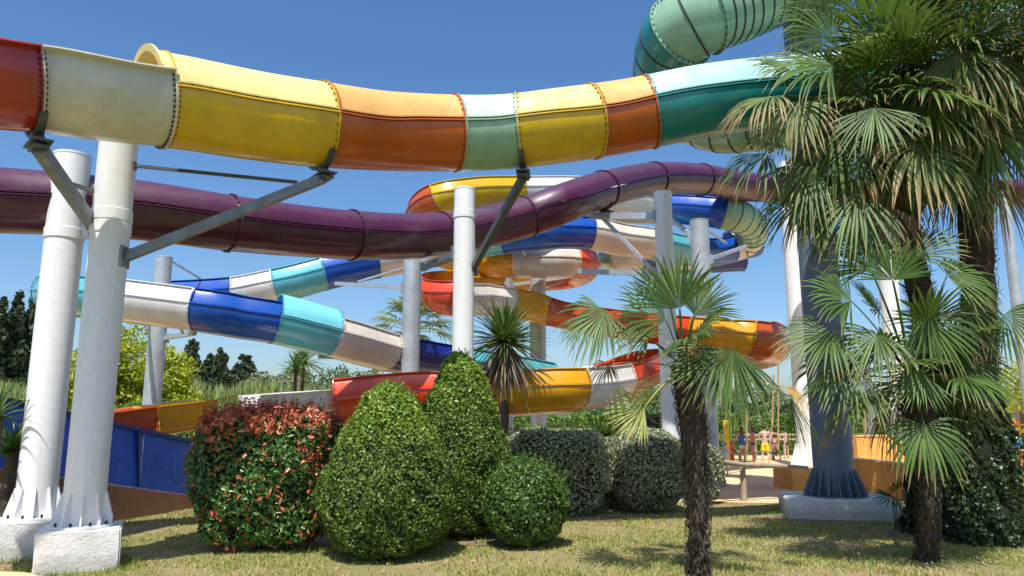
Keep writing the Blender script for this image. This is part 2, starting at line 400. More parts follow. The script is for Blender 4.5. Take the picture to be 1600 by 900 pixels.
def sweep(path, ts, prof, r, mb):
    rings = []
    for t in ts:
        p, T, S, U = path.frame(t); rr = r(t) if callable(r) else r
        rings.append([p + (S*u + U*v)*rr for u, v in prof])
    mb.quadstrip(rings, True, True)
def ring(path, t, r0, r1, th, mb, a0=0, a1=360, n=40):
    p, T, S, U = path.frame(t); k = n if a1-a0 >= 360 else n
    rings = []
    for i in range(k+1):
        a = math.radians(a0+(a1-a0)*i/k); e = S*math.cos(a)+U*math.sin(a)
        rings.append([p+e*r0-T*th/2, p+e*r1-T*th/2, p+e*r1+T*th/2, p+e*r0+T*th/2])
    mb.quadstrip(rings, True, a1-a0 < 360)
def bolts_ring(path, t, rad, th, mb, n=30, a0=0, a1=360, sz=.018):
    p, T, S, U = path.frame(t)
    for i in range(n):
        a = math.radians(a0+(a1-a0)*(i+.5)/n); e = S*math.cos(a)+U*math.sin(a); c = p+e*rad
        mb.cyl(c-T*(th/2+.022), c+T*(th/2+.022), sz, n=6)
def section(slide, path, t0, t1, colour, r, kind, lip=True, bolts=None, fl=None, gap=.006, a0=None, a1=None):
    """one moulded section of a slide: its shells and the bolted flange at its downstream end"""
    ts = path.samples(t0+gap, t1-gap)
    R0 = r(t0) if callable(r) else r; R1 = r(t1) if callable(r) else r
    kinds = {'tube': ['lower', 'upper'], 'half': ['half'], 'raft': ['raftlow', 'wallR', 'wallL'], 'full': ['full'], 'trough': ['trough'], 'ribbed': ['full'],
             'rafttube': ['raftlow', 'upper']}[kind]
    nm = {'lower': 'lower_shell', 'upper': 'upper_shell', 'half': 'channel', 'raftlow': 'channel', 'wallR': 'side_wall', 'wallL': 'side_wall', 'full': 'tube_shell', 'trough': 'channel'}
    for k in kinds:
        mb = MB(); sweep(path, ts, PROF[k], r, mb)
        mat = faded_skylit(colour) if k == 'upper' and colour != 'purple' else shell(colour)
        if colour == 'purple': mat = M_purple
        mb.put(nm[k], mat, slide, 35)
    if fl is not None:
        A0, A1 = {'half': (165-360, 15), 'raft': (-212, 32), 'trough': (-200, 20)}.get(kind, (0, 360))
        if a0 is not None: A0, A1 = a0, a1
        for t, R, s in ((t0, R0, 1), (t1, R1, -1)):
            if t0 < 0.02 and s == 1: continue
            q = t + s*.0
            mb = MB(); ring(path, max(0, min(path.n-1, t+s*gap*1.5)), R*1.005, R*fl, .03, mb, A0, A1)
            mb.put('flange', (M_purple if colour == 'purple' else shell(colour)), slide, 30)
        if bolts is not None:
            bolts_ring(path, t1, R1*(1+fl)/2+.0, .05, bolts, bolts.nb, A0, A1, bolts.sz)
    return slide
def chain(name, label, path, segs, r, fl=1.085, nb=30, sz=.02, rib=None, loc=None):
    """segs: list of (t0, t1, colour, kind)"""
    sl = empty(name, loc or path.P[0], label, 'water slide')
    bm = MB(); bm.nb = nb; bm.sz = sz
    for t0, t1, c, k in segs:
        section(sl, path, t0, t1, c, r, k, bolts=bm, fl=fl)
        if k == 'ribbed':
            mb = MB(); ts = path.samples(t0, t1, .43)
            for t in ts[1:-1]:
                ring(path, t, (r(t) if callable(r) else r)*.985, (r(t) if callable(r) else r)*1.012, .045, mb)
            mb.put('rib_seams', M_seam, sl, 30, kind='stuff')
    if bm.v: bm.put('bolts', M_bolt, sl, kind='stuff')
    return sl, bm
M_purple = plastic('oxidised_sheen_purple_fibreglass', RAW['purple'], .32, .3, chalk_sheen=.06, coat=.5)
M_seam = simple('dark_rib_sealant', (.02, .03, .025), .6)
def long_bolts(path, t0, t1, r, v, mb, side=-1, dl=.3, sz=.015):
    for t in path.samples(t0, t1, dl):
        p, T, S, U = path.frame(t); c = p + S*side*r*1.05 + U*(v*r)
        mb.cyl(c-U*.03, c+U*.05, sz, n=6)

# -- near slide across the top of the view
near = Path([(-220, 88, 9.0), (-100, 108, 9.5), (0, 121.5, 9.9), (80, 131, 10.3), (180, 148, 10.8), (280, 160.5, 11.4), (400, 181.5, 12.0), (500, 195, 12.5), (620, 206, 13.6),
             (770, 207.5, 14.3), (880, 196, 14.3), (985, 180.5, 14.6), (1100, 158, 14.7), (1210, 144, 15.2), (1350, 134, 16.4), (1480, 140, 18.0), (1640, 150, 20)])
T = near.t_of_px
tn = [0, T(48, 1, 4), T(253, 4, 6), T(501, 6, 9), T(711, 8, 10), T(811, 9, 11), T(925, 10, 12), T(1015, 11, 13), T(1330, 13, 15), near.n-1.01]
segs = [(tn[0], tn[1], 'red', 'half'), (tn[1], tn[2], 'cream', 'half'), (tn[2], tn[3], 'yellow', 'tube'), (tn[3], tn[4], 'orange', 'tube'), (tn[4], tn[5], 'mint', 'tube'),
        (tn[5], tn[6], 'yellow', 'tube'), (tn[6], tn[7], 'orange', 'tube'), (tn[7], tn[8], 'teal', 'tube'), (tn[8], tn[9], 'mint', 'tube')]
s1, bm = chain('multicolour_water_slide', 'near multicoloured slide crossing the top, with red, cream, yellow, orange, mint and teal sections', near, segs, .69, 1.08, 34, .017)
mb = MB()
for a, b in ((tn[2], tn[3]), (tn[5], tn[6])): long_bolts(near, a, b, .69, .02, mb, 1); long_bolts(near, a, b, .69, .02, mb, -1)
mb.put('seam_bolts', M_bolt, s1, kind='stuff')
# the short upper hood that starts the yellow tube
mb = MB(); ts = near.samples(tn[2]-.22, tn[2]-.01)
sweep(near, ts, PROF['hood'], .70, mb); mb.put('hood', faded_skylit('yellow'), s1, 35)
mb = MB(); ring(near, tn[2]-.23, .69, .80, .035, mb, 20, 160); mb.put('hood_flange', faded_skylit('yellow'), s1, 30)

# -- purple tube
pur = Path([(-160, 306, 12.0), (0, 313, 13.0), (100, 319, 13.6), (210, 328, 14.2), (300, 340, 14.8), (370, 350, 15.4), (480, 362, 16.6), (565, 368, 17.6), (650, 369, 18.9),
            (730, 361, 20.0), (822, 339, 21.0), (880, 318, 21.4), (940, 297, 23.0), (1022, 280, 25.5), (1100, 281, 27.6), (1170, 292, 29.5), (1300, 300, 31.5), (1450, 300, 33), (1640, 300, 34)])
T = pur.t_of_px
tp = [0, T(200, 2, 4), T(358, 4, 6), T(550, 6, 8), T(692, 8, 10), T(826, 9, 11), T(942, 11, 13), T(1022, 12, 14), T(1096, 13, 15), T(1230, 15, 16.9), pur.n-1.01]
segs = [(a, b, 'purple', 'tube') for a, b in zip(tp[:-1], tp[1:])]
s2, _ = chain('purple_tube_slide', 'oxidised dark purple closed tube slide running across under the multicoloured slide', pur, segs, .56, 1.1, 26, .02)
mb = MB()
long_bolts(pur, 0, tp[5], .56, .02, mb, 1, .25, .02); long_bolts(pur, 0, tp[5], .56, .02, mb, -1, .25, .02)
mb.put('seam_bolts', M_bolt, s2, kind='stuff')

# -- green ribbed helix, top right
gre = Path([(1560, -120, 19.5), (1380, -70, 19.0), (1240, -26, 18.4), (1150, 10, 17.8), (1090, 32, 17.6), (1052, 66, 18.2), (1042, 120, 19.6), (1072, 168, 20.2), (1130, 188, 19.6), (1190, 182, 19.0),
            (1270, 176, 18.6), (1360, 182, 19.4), (1440, 190, 20), (1540, 150, 21), (1660, 90, 22)])
segs = [(0, 3.7, 'mint', 'ribbed'), (3.7, 4.6, 'mint', 'ribbed'), (4.6, 6.4, 'teal', 'ribbed'), (6.4, 9.2, 'mint', 'ribbed'), (9.2, 13.9, 'mint', 'ribbed')]
s3, _ = chain('green_spiral_slide', 'mint and teal ribbed tube slide spiralling down in the top right corner', gre, segs, .86, 1.09, 34, .022)
mb = MB()
for k in (1,):
    rings = []
    for t in gre.samples(0, 4.6):
        p, T_, S, U = gre.frame(t); e = (S*.55+U*.83).normalized(); q = U.cross(T_)
        rings.append([p+e*.86, p+e*.97, p+e*.97+T_.cross(e)*.03, p+e*.86+T_.cross(e)*.03])
    mb.quadstrip(rings, True, True)
mb.put('seam_flange', shell('mint'), s3, 30)

# -- orange / yellow serpentine raft slide in the middle distance
ora = Path([(1040, 322, 31.5), (930, 300, 29.8), (820, 298, 28.6), (740, 300, 27.6), (688, 311, 27.2), (662, 338, 28.2), (668, 372, 30), (705, 396, 31), (770, 405, 30),
            (850, 406, 29.5), (893, 407, 29.8), (912, 414, 31.2), (898, 424, 33), (850, 430, 33), (770, 434, 31.5), (706, 438, 29), (684, 448, 27.0), (702, 462, 25.8), (750, 464, 27.5), (820, 474, 29),
            (880, 487, 29.0), (960, 500, 27.2), (1050, 510, 25.0), (1130, 519, 23.0), (1178, 526, 22.6), (1200, 536, 24.2), (1180, 546, 26.6), (1110, 556, 27.4), (1030, 564, 26.2), (965, 590, 22.0),
            (900, 600, 20.2), (850, 603, 19.9), (760, 607, 19.8), (640, 609, 19.6), (522, 620, 19.2)])
A = ora
segs = [(0, 2.1, 'white', 'raft'), (2.1, 4.0, 'yellow', 'raft'), (4.0, 6.6, 'ember', 'raft'), (6.6, 8.45, 'gold', 'raft'), (8.45, 9.9, 'beige', 'raft'), (9.9, 12.6, 'bright_red', 'raft'),
        (12.6, 13.4, 'ember', 'raft'), (13.4, 15, 'gold', 'raft'), (15, 16, 'ember', 'raft'), (16, 17.3, 'bright_red', 'raft'), (17.3, 18.6, 'beige', 'raft'), (18.6, 19.7, 'gold', 'raft'), (19.7, 21.2, 'ember', 'raft'),
        (21.2, 22.6, 'bright_red', 'raft'), (22.6, 23.75, 'gold', 'raft'), (23.75, 27, 'ember', 'raft'), (27, 28.4, 'ember', 'raft'), (28.4, 29.1, 'bright_red', 'raft'), (29.1, 30.1, 'white', 'raft'), (30.1, 31.9, 'gold', 'raft'), (31.9, 33.99, 'bright_red', 'raft')]
def r_ora(t): return .72 if t > 24 else .66 if t > 18 else .70
chain('orange_serpentine_slide', 'orange, yellow, red and white open raft slide looping down in the middle of the view', ora, segs, r_ora, 1.04, 22, .015)

# -- blue / turquoise raft slide
blu = Path([(880, 335, 32.5), (985, 324, 31.5), (1085, 326, 30.3), (1140, 334, 29.8), (1172, 352, 30.8), (1166, 376, 32.2), (1120, 390, 32), (1060, 388, 30.2), (1010, 377, 29), (965, 371, 28.4),
            (925, 362, 28), (865, 360, 27.6), (800, 366, 27.8), (720, 380, 28), (650, 394, 27.4), (590, 405, 27), (515, 421, 26.3), (440, 441, 25.8), (370, 455, 25.8), (250, 462, 25.6), (160, 462, 25.0),
            (105, 458, 23.6), (92, 456, 21.6), (130, 458, 20.2), (190, 462, 19.6), (312, 478, 19.3), (375, 489, 19.6), (440, 500, 20.0), (530, 524, 21.0), (605, 545, 22.4), (690, 560, 24), (780, 573, 25.5), (850, 585, 27)])
segs = [(0, 1.65, 'white', 'raft'), (1.65, 2.8, 'blue', 'raft'), (2.8, 4.5, 'mint', 'ribbed'), (4.5, 5.6, 'beige', 'ribbed'), (5.6, 6.6, 'blue', 'raft'), (6.6, 7.9, 'turq', 'raft'), (7.9, 10.1, 'beige', 'raft'),
        (10.1, 12.2, 'blue', 'raft'), (12.2, 14.1, 'turq', 'raft'), (14.1, 15.05, 'beige', 'raft'), (15.05, 16.15, 'blue', 'raft'), (16.15, 17.1, 'turq', 'raft'), (17.1, 18, 'white', 'raft'), (18, 19.2, 'blue', 'raft'),
        (19.2, 21, 'turq', 'raft'), (21, 22.0, 'turq', 'raft'), (22.0, 24.0, 'turq', 'raft'), (24.0, 25, 'white', 'raft'), (25, 26.88, 'blue', 'raft'), (26.88, 27.84, 'turq', 'rafttube'), (27.84, 29, 'beige', 'raft'),
        (29, 30.1, 'navy', 'raft'), (30.1, 31.99, 'turq', 'raft')]
def r_blu(t): return .68 if t < 20 else .66 if t > 22 else .67
chain('blue_serpentine_slide', 'blue, turquoise and white open raft slide winding down behind the white columns', blu, segs, r_blu, 1.05, 24, .016)

# -- third lower trough of mixed colours behind the white column
thi = Path([(1180, 380, 35), (1100, 398, 34), (1045, 400, 33.2), (1000, 399, 32.8), (966, 398, 32.5), (955, 402, 33.8), (985, 402, 35.5), (1060, 408, 36.5), (1160, 404, 37)])
segs = [(0, 1, 'blue', 'raft'), (1, 2, 'white', 'raft'), (2, 3, 'navy', 'raft'), (3, 4, 'beige', 'raft'), (4, 6.5, 'mint', 'raft'), (6.5, 7.99, 'navy', 'raft')]
chain('mint_and_navy_slide', 'small mint, beige and navy slide bend behind the slim white column', thi, segs, .62, 1.05, 20, .016)

# -- exit trough (white with a blue strip) and left run-out
ex = Path([(518, 630, 19.2), (470, 634, 18.6), (425, 638, 18.0), (390, 641, 17.6)])
chain('exit_trough', 'low white exit trough with a blue edge behind the red tipped hedge', ex, [(0, 2.99, 'white', 'trough')], .55, 1.03, 18, .015)
ex2 = Path([(322, 654, 20.2), (290, 658, 19.8), (225, 667, 19), (150, 679, 18.2)])
chain('orange_run_out_trough', 'yellow and orange run-out trough behind the blue wave panels', ex2, [(0, 1.95, 'gold', 'trough'), (1.95, 2.99, 'ember', 'trough')], .8, 1.03, 18, .015)

# ------------------------------------------------------------------ columns and their arms
def column(px, py, d, rad, mat, label, base=0, ped=None, gus=None, name='support_column', collar=None, ztop=None, gmat=None, group=None, pedrot=0, gh=.75, gw=.22):
    top = W(px, py, d)
    X, Y = top.x, top.y; zt = ztop or top.z
    e = empty(name, (X, Y, 0), label, 'column', group)
    z0 = base
    if ped:
        sx, sy, hz = ped; z0 = hz
        bm_ = bmesh.new(); bmesh.ops.create_cube(bm_, size=1)
        bmesh.ops.scale(bm_, vec=(sx, sy, hz+.06), verts=bm_.verts); bmesh.ops.bevel(bm_, geom=bm_.edges[:], offset=.025, segments=2, affect='EDGES')
        bmesh.ops.subdivide_edges(bm_, edges=bm_.edges[:], cuts=2, use_grid_fill=True)
        for v in bm_.verts: v.co += Vector((math.sin(v.co.y*9+v.co.z*7), math.sin(v.co.x*8+v.co.z*5), math.sin(v.co.x*7+v.co.y*6)))*.008
        bmesh.ops.rotate(bm_, matrix=Matrix.Rotation(pedrot, 3, 'Z'), verts=bm_.verts, cent=(0, 0, 0)); bmesh.ops.translate(bm_, vec=(X, Y, hz/2-.03), verts=bm_.verts)
        me = bpy.data.meshes.new('concrete_base'); bm_.to_mesh(me); bm_.free(); link('concrete_base', me, M_wcon, e)
    mb = MB(); mb.lathe((X, Y, 0), [(z0-.01, rad), ((z0+zt)/2, rad), (zt-.012, rad), (zt, rad-.012)], 40); mb.put('shaft', mat, e, 40)
    mb = MB(); mb.lathe((X, Y, 0), [(zt-.03, rad+.006), (zt+.008, rad+.006), (zt+.014, rad-.01)], 40); mb.put('top_cap', mat, e, 40)
    if collar is not None:
        for cpy in collar:
            zc = W(px, cpy, d).z; mb = MB(); mb.lathe((X, Y, 0), [(zc-.10, rad+.001), (zc-.09, rad+.018), (zc+.09, rad+.018), (zc+.10, rad+.001)], 40, False); mb.put('collar', mat, e, 30)
    if gus:
        mb = MB(); mb.lathe((X, Y, 0), [(z0+.001, rad+gw), (z0+.035, rad+gw), (z0+.036, rad)], 40, False); mb.put('base_plate', gmat or mat, e, 30)
        for k in range(gus):
            a = 2*PI*(k+.5)/gus + pedrot; ca, sa = math.cos(a), math.sin(a); n_ = Vector((-sa, ca, 0))*.012; ex_ = Vector((ca, sa, 0)); c = Vector((X, Y, 0))
            prof = [(rad-.02, z0+.036), (rad+gw-.03, z0+.036), (rad+gw-.03, z0+.09), (rad+.02, z0+gh), (rad-.02, z0+gh)]
            mb = MB(); mb.quadstrip([[c+ex_*r_+Vector((0, 0, z_))+n_*s for r_, z_ in prof] for s in (-1, 1)], True, True)
            mb.put('gusset', gmat or mat, e)
        mb = MB()
        for k in range(gus):
            a = 2*PI*k/gus + pedrot; c = Vector((X+math.cos(a)*(rad+gw*.7), Y+math.sin(a)*(rad+gw*.7), 0)); mb.cyl(c+Vector((0, 0, z0+.03)), c+Vector((0, 0, z0+.09)), .02, n=6)
        mb.put('anchor_bolts', M_bolt, e, kind='stuff')
    return e
def arm(col, p, q, wd=.12, ht=None, mat=M_galv, name='arm', plate=True):
    mb = MB(); mb.beam(p, q, wd, ht or wd); o = mb.put(name, mat, col)
    if plate:
        t = (Vector(q)-Vector(p)).normalized(); p = Vector(p)
        mb = MB(); mb.box(p, .05, wd*2.2, wd*2.6, Matrix.Rotation(math.atan2(t.y, t.x), 3, 'Z')); mb.put('mounting_plate', mat, col)
    return o
def saddle(col, path, t, r, mat=M_darksteel, wd=.1, drop=.18, a=40):
    """curved cradle under a slide at parameter t and the plate it sits on"""
    p, T_, S, U = path.frame(t); mb = MB(); rings = []
    for k in range(13):
        an = math.radians(-90-a+2*a*k/12); e = S*math.cos(an)+U*math.sin(an)
        rings.append([p+e*(r*1.02)-T_*wd/2, p+e*(r*1.02+.07)-T_*wd/2, p+e*(r*1.02+.07)+T_*wd/2, p+e*(r*1.02)+T_*wd/2])
    mb.quadstrip(rings, True, True); mb.put('cradle', mat, col)
    b = p-U*(r+.06+drop)
    mb = MB(); mb.beam(p-U*(r+.03), b, .14); mb.put('cradle_post', mat, col)
    mb = MB(); mb.beam(b-S*.28+U*.05, b+S*.28+U*.05, .26, .025); mb.beam(b-S*.2-U*.012, b+S*.2-U*.012, .2, .025); mb.put('cradle_plate', mat, col)
    return b
cA = column(114, 243, 13.4, .305, M_white, 'left of the two fat near white columns, free-standing top and brace, lower half in shade', ped=(1.12, 1.0, .6), gus=10, pedrot=math.radians(28), collar=[372], gh=.5, gw=.17)
cB = column(188, 200, 12.35, .292, M_white, 'right of the two fat near white columns, under the cream slide section', ped=(1.1, .98, .62), gus=10, pedrot=math.radians(26), collar=[345, 365], gh=.5, gw=.17)
def on_col(c, py, px_hint, rad, side):
    """point on the right (+1) or left (-1) of column c at picture height py"""
    r_ = ray(px_hint, py); t = c.location.y/r_.y; z = CAM_H + r_.z*t
    return Vector((c.location.x+side*rad, c.location.y, z))
bB = saddle(cB, near, tn[3]-.03, .69)
pB = on_col(cB, 402, 200, .27, 1); arm(cB, pB, bB, .13, .15, M_steel)
pT = on_col(cB, 259, 212, .29, 1); q = pB.lerp(bB, .86); arm(cB, pT, q+Vector((0, 0, .12)), .05, .05, M_darksteel, 'brace')
bA = saddle(cB, near, tn[1]+.02, .69)
pA = on_col(cB, 355, 160, .27, -1); arm(cB, pA, bA, .15, .17, M_steel)
pT = on_col(cB, 300, 165, .29, -1); q = pA.lerp(bA, .62); arm(cB, pT, q, .06, .06, M_darksteel, 'brace')
cC = column(726, 296, 18.5, .257, M_white, 'white column rising out of the cone topiary, left of the strut', ped=None, gus=8, collar=[338], gh=.6)
bC = saddle(cC, near, tn[5]+.01, .69); pC = on_col(cC, 420, 737, .22, 1); arm(cC, pC, bC, .13, .15, M_darksteel)
arm(cC, on_col(cC, 330, 741, .24, 1), pC.lerp(bC, .72), .045, .045, M_steel, 'brace', False)
arm(cC, on_col(cC, 330, 741, .24, 1), pC.lerp(bC, .04), .035, .035, M_steel, 'brace', False)
arm(cC, on_col(cC, 395, 712, .2, -1), W(660, 420, 19.4), .12, .14, M_steel)
cD = column(1035, 301, 21.6, .255, M_white, 'slim white column behind the middle palm, carrying the purple tube', ped=None, gus=8)
bD = saddle(cD, pur, tp[6]-.08, .56, drop=.12)
arm(cD, on_col(cD, 338, 1022, .22, -1), bD-Vector((.45, 0, .06)), .14, .2, M_galv)
arm(cD, on_col(cD, 430, 1026, .22, -1), bD-Vector((.1, 0, .1)), .1, .1, M_galv, 'brace')
arm(cD, on_col(cD, 428, 1022, .22, -1), W(905, 424, 24), .14, .16, M_galv)
cE = column(1092, 345, 26, .325, M_galv, 'grey steel column just right of the slim white one', ped=None, gus=8)
arm(cE, on_col(cE, 405, 1104, .3, 1), W(1165, 385, 28.6), .12, .12, M_galv)
arm(cE, on_col(cE, 360, 1104, .3, 1), W(1135, 380, 28.4), .07, .07, M_galv, 'brace', False)
arm(cE, on_col(cE, 368, 1080, .3, -1), W(1040, 335, 28), .12, .12, M_galv)
cF = column(645, 402, 22.6, .27, M_galv, 'grey galvanised column in front of the distant palm', gus=8)
arm(cF, on_col(cF, 449, 633, .25, -1), W(525, 443, 25), .12, .12, M_galv)
arm(cF, on_col(cF, 418, 633, .25, -1), W(560, 440, 24.6), .06, .06, M_galv, 'brace', False)
arm(cF, on_col(cF, 560, 633, .25, -1), W(498, 556, 20.6), .12, .15, M_galv)
arm(cF, on_col(cF, 500, 633, .25, -1), W(535, 553, 20.8), .05, .05, M_galv, 'brace', False)
arm(cF, on_col(cF, 408, 658, .25, 1), W(712, 385, 19.2), .13, .15, M_galv)
for x in (498, 513): 
    mb = MB(); mb.beam(W(x, 556, 20.7), W(x, 543, 20.8), .05); mb.put('bracket', M_galv, cF)
cG = column(256, 402, 24.0, .27, M_galv, 'grey galvanised column in front of the lime green tree', gus=8)
arm(cG, on_col(cG, 507, 240, .25, -1), W(190, 499, 21.2), .11, .13, M_galv)
arm(cG, on_col(cG, 528, 258, .25, 1), W(304, 520, 20.0), .12, .13, M_galv)
mb = MB(); mb.beam(W(302, 520, 20.0), W(306, 507, 19.8), .06); mb.beam(W(286, 521, 20.2), W(278, 505, 20.0), .05); mb.put('bracket', M_galv, cG)
arm(cG, on_col(cG, 408, 269, .25, 1), W(322, 441, 25.5), .05, .05, M_galv, 'brace', False)
cH = column(788, 418, 31.5, .38, M_galv, 'short-looking grey column right of the white column, top under the yellow section', gus=8)
arm(cH, on_col(cH, 445, 803, .35, 1), W(905, 430, 31.5), .12, .13, M_galv); arm(cH, on_col(cH, 470, 800, .35, 1), W(850, 441, 31.2), .06, .06, M_galv, 'brace', False)
arm(cH, on_col(cH, 480, 775, .35, -1), W(745, 482, 28.2), .1, .1, M_galv)
cI = column(840, 430, 31, .33, M_galv, 'grey column standing beneath the gold slide section behind the variegated bush', gus=8)
arm(cI, on_col(cI, 452, 852, .3, 1), W(880, 438, 31), .1, .1, M_galv)
cJ = column(1237, 380, 34, .375, M_white, 'white column left of the big dark blue column', gus=10, ztop=14, gh=1.1, gw=.35)
cK = column(1383, 380, 33, .40, M_white, 'white column behind the right palm, with flared foot', gus=10, ztop=13, gh=1.1, gw=.35)
cL = column(1568, 300, 30, .20, M_galv, 'thin grey column at the right edge beside the big palm', gus=8, group=None)
cM = column(1352, 560, 36, .2, M_galv, 'thin grey post between the dark blue column and the right white column', name='grey_post')
# big dark column
pbase = G(1297, 808)
D0 = depth_of(Vector((pbase.x, pbase.y+1.15, 1)))
cN = column(1271, 300, D0*1.01, .45, M_bluecol, 'huge dark blue-grey column with ribbed foot on a white slab', ped=(2.35, 2.0, .45), gus=18, pedrot=math.radians(-14), ztop=13.2, gh=.62, gw=.27, name='large_support_column')
pT = W(1290, 40, D0); cN_top = Vector((cN.location.x, cN.location.y, 11.2))
arm(cN, cN_top, cN_top+Vector((-.3, 2.2, .6)), .3, .35, M_bluecol)

# ------------------------------------------------------------------ blue wave panels on a rendered wall
def vpanel(a, b, za0, za1, zb0, zb1, th, mb):
    a, b = Vector(a), Vector(b); t = (b-a).normalized(); n_ = Vector((-t.y, t.x, 0))*th/2
    mb.quadstrip([[Vector((a.x, a.y, za0))+n_*s, Vector((b.x, b.y, zb0))+n_*s, Vector((b.x, b.y, zb1))+n_*s, Vector((a.x, a.y, za1))+n_*s] for s in (-1, 1)], True, True)
fence = empty('blue_panel_barrier', G(200, 815), 'blue slide barrier panels painted with pale wave outlines, left behind the near columns', 'barrier')
pl0, pl1 = (-80, 608, 722, 12.6), (330, 699, 779, 19.2)
def edge(u, top):
    d = pl0[3]*pl1[3]/(pl0[3]*u+pl1[3]*(1-u)) if False else None
    A = W(pl0[0], pl0[1] if top else pl0[2], pl0[3]); B = W(pl1[0], pl1[1] if top else pl1[2], pl1[3])
    return A.lerp(B, u)
def u_of_px(px):
    best = min(range(401), key=lambda k: abs(800+F*edge(k/400, True).x/depth_of(edge(k/400, True))-px)); return best/400
cuts = [0] + [u_of_px(x) for x in (-10, 92, 218)] + [1]
for u0, u1 in zip(cuts[:-1], cuts[1:]):
    a, b, c, d_ = edge(u0+.003, False), edge(u1-.003, False), edge(u1-.003, True), edge(u0+.003, True)
    mb = MB(); vpanel((a.x, a.y, 0), (b.x, b.y, 0), a.z, d_.z, b.z, c.z, .03, mb); mb.put('panel', M_bluepanel, fence)
for u in cuts[1:]:
    a, c = edge(u, False), edge(u, True); mb = MB(); mb.beam(a-Vector((0, .04, .06)), c+Vector((0, -.04, .0)), .07); mb.put('post', M_bluerail, fence)
mb = MB(); mb.beam(edge(0, True)+Vector((0, -.02, .04)), edge(1, True)+Vector((0, -.02, .04)), .12, .08); mb.put('top_rail', M_bluerail, fence)
mb = MB(); mb.beam(edge(0, False)+Vector((0, -.03, -.01)), edge(1, False)+Vector((0, -.03, -.01)), .10, .06); mb.put('bottom_rail', simple('pale_kerb_strip', (.5, .42, .34), .8), fence)
def wave(u, v, pts, wd=.022):
    A, B = edge(0, False), edge(1, False); t = (B-A).normalized(); n_ = Vector((t.y, -t.x, 0)).normalized()
    base = edge(u, False).lerp(edge(u, True), v)
    mb = MB(); up = Vector((0, 0, 1)); P = [base + t*x + up*y + n_*.019 for x, y in pts]
    sm = [catmull(P, k/6) for k in range((len(P)-1)*6+1)]; L = len(sm); rings = []
    for i, p_ in enumerate(sm):
        tt = (sm[min(i+1, L-1)]-sm[max(i-1, 0)]).normalized(); w_ = tt.cross(n_)*wd/2*(.35+.65*math.sin(PI*(i+.5)/L))
        rings.append([p_-w_, p_+w_, p_+w_+n_*.002, p_-w_+n_*.002])
    mb.quadstrip(rings, True, True); return mb.put('wave_outline', M_wave, fence)
u1_ = u_of_px(225)
wave(u1_, .5, [(.0, -.02), (.25, 0), (.5, -.06), (.75, .25), (1.05, .42), (1.35, .45)])
wave(u1_, .5, [(.05, -.12), (.35, -.14), (.6, -.02), (.8, -.1), (.85, -.2)])
wave(u1_, .45, [(1.35, .45), (1.05, .25), (.95, .0), (1.1, -.22), (1.3, -.3)])
wave(u1_, .45, [(1.5, .3), (1.3, .15), (1.25, 0), (1.35, -.15)])
u2_ = u_of_px(150)
wave(u2_, .42, [(0, .0), (.2, .1), (.45, .02), (.7, .06), (.95, -.05)])
u3_ = u_of_px(95); wave(u3_, .5, [(0, -.05), (.3, 0), (.5, .2), (.8, .3)]); wave(u3_, .45, [(0.3, -.15), (.6, -.1), (.9, -.05)])
wave(u_of_px(5), .5, [(0, -.1), (.2, .0), (.4, .25), (.7, .35)])
# rendered wall below
mb = MB(); a, b = edge(0, False), edge(1, False)
vpanel((a.x, a.y+.12, 0), (b.x, b.y+.12, 0), -.1, a.z-.045, -.1, b.z-.045, .3, mb)
wl_ = mb.put('terracotta_wall', M_brownwall); tag(wl_, 'terracotta rendered wall under the blue wave panels', 'wall')

# ------------------------------------------------------------------ terrace furniture right
def wall_box(name, pxs, z0, z1, th, mat, label, cap=True):
    P = [Vector((G(x, y).x, G(x, y).y, 0)) for x, y in pxs]
    e = empty(name, P[0], label, 'wall')
    for a, b in zip(P[:-1], P[1:]):
        mb = MB(); vpanel(a, b, z0, z1, z0, z1, th, mb); mb.put('wall_face', mat, e)
        if cap:
            mb = MB(); vpanel(a, b, z1+.002, z1+.05, z1+.002, z1+.05, th+.08, mb); mb.put('coping', simple('sun_bleached_coping', (.62, .44, .24), .8), e)
    return e
p = G(1284, 767); mb = MB(); mb.box((p.x, p.y+.9, .31), 1.75, 1.7, .62)
tag(mb.put('ochre_block', M_orangewall), 'small ochre block behind the dark blue column foot, left side', 'block')
wall_box('ochre_ramp_wall', [(1325, 765), (1440, 786)], -.02, .95, .3, M_orangewall, 'ochre ramp wall between the dark blue column and the right palm trunk')
wall_box('ochre_back_wall', [(1340, 742), (1425, 742), (1500, 745)], -.02, 1.5, .3, M_orangewall, 'taller ochre wall further back behind the ramp wall')
wall_box('ochre_end_wall', [(1545, 760), (1680, 775)], -.02, 1.2, .3, M_orangewall, 'ochre wall at the right edge under the pool sign')
mb = MB(); a, b = G(1325, 758), G(1440, 780); mb.beam((a.x, a.y-.25, .55), (b.x, b.y-.25, .55), .05); 
for k in range(4):
    c = Vector((a.x, a.y-.25, 0)).lerp(Vector((b.x, b.y-.25, 0)), .1+.25*k); mb.beam(c, c+Vector((0, 0, .56)), .05)
tag(mb.put('low_handrail', M_darksteel), 'dark low rail in front of the ochre ramp wall', 'rail')
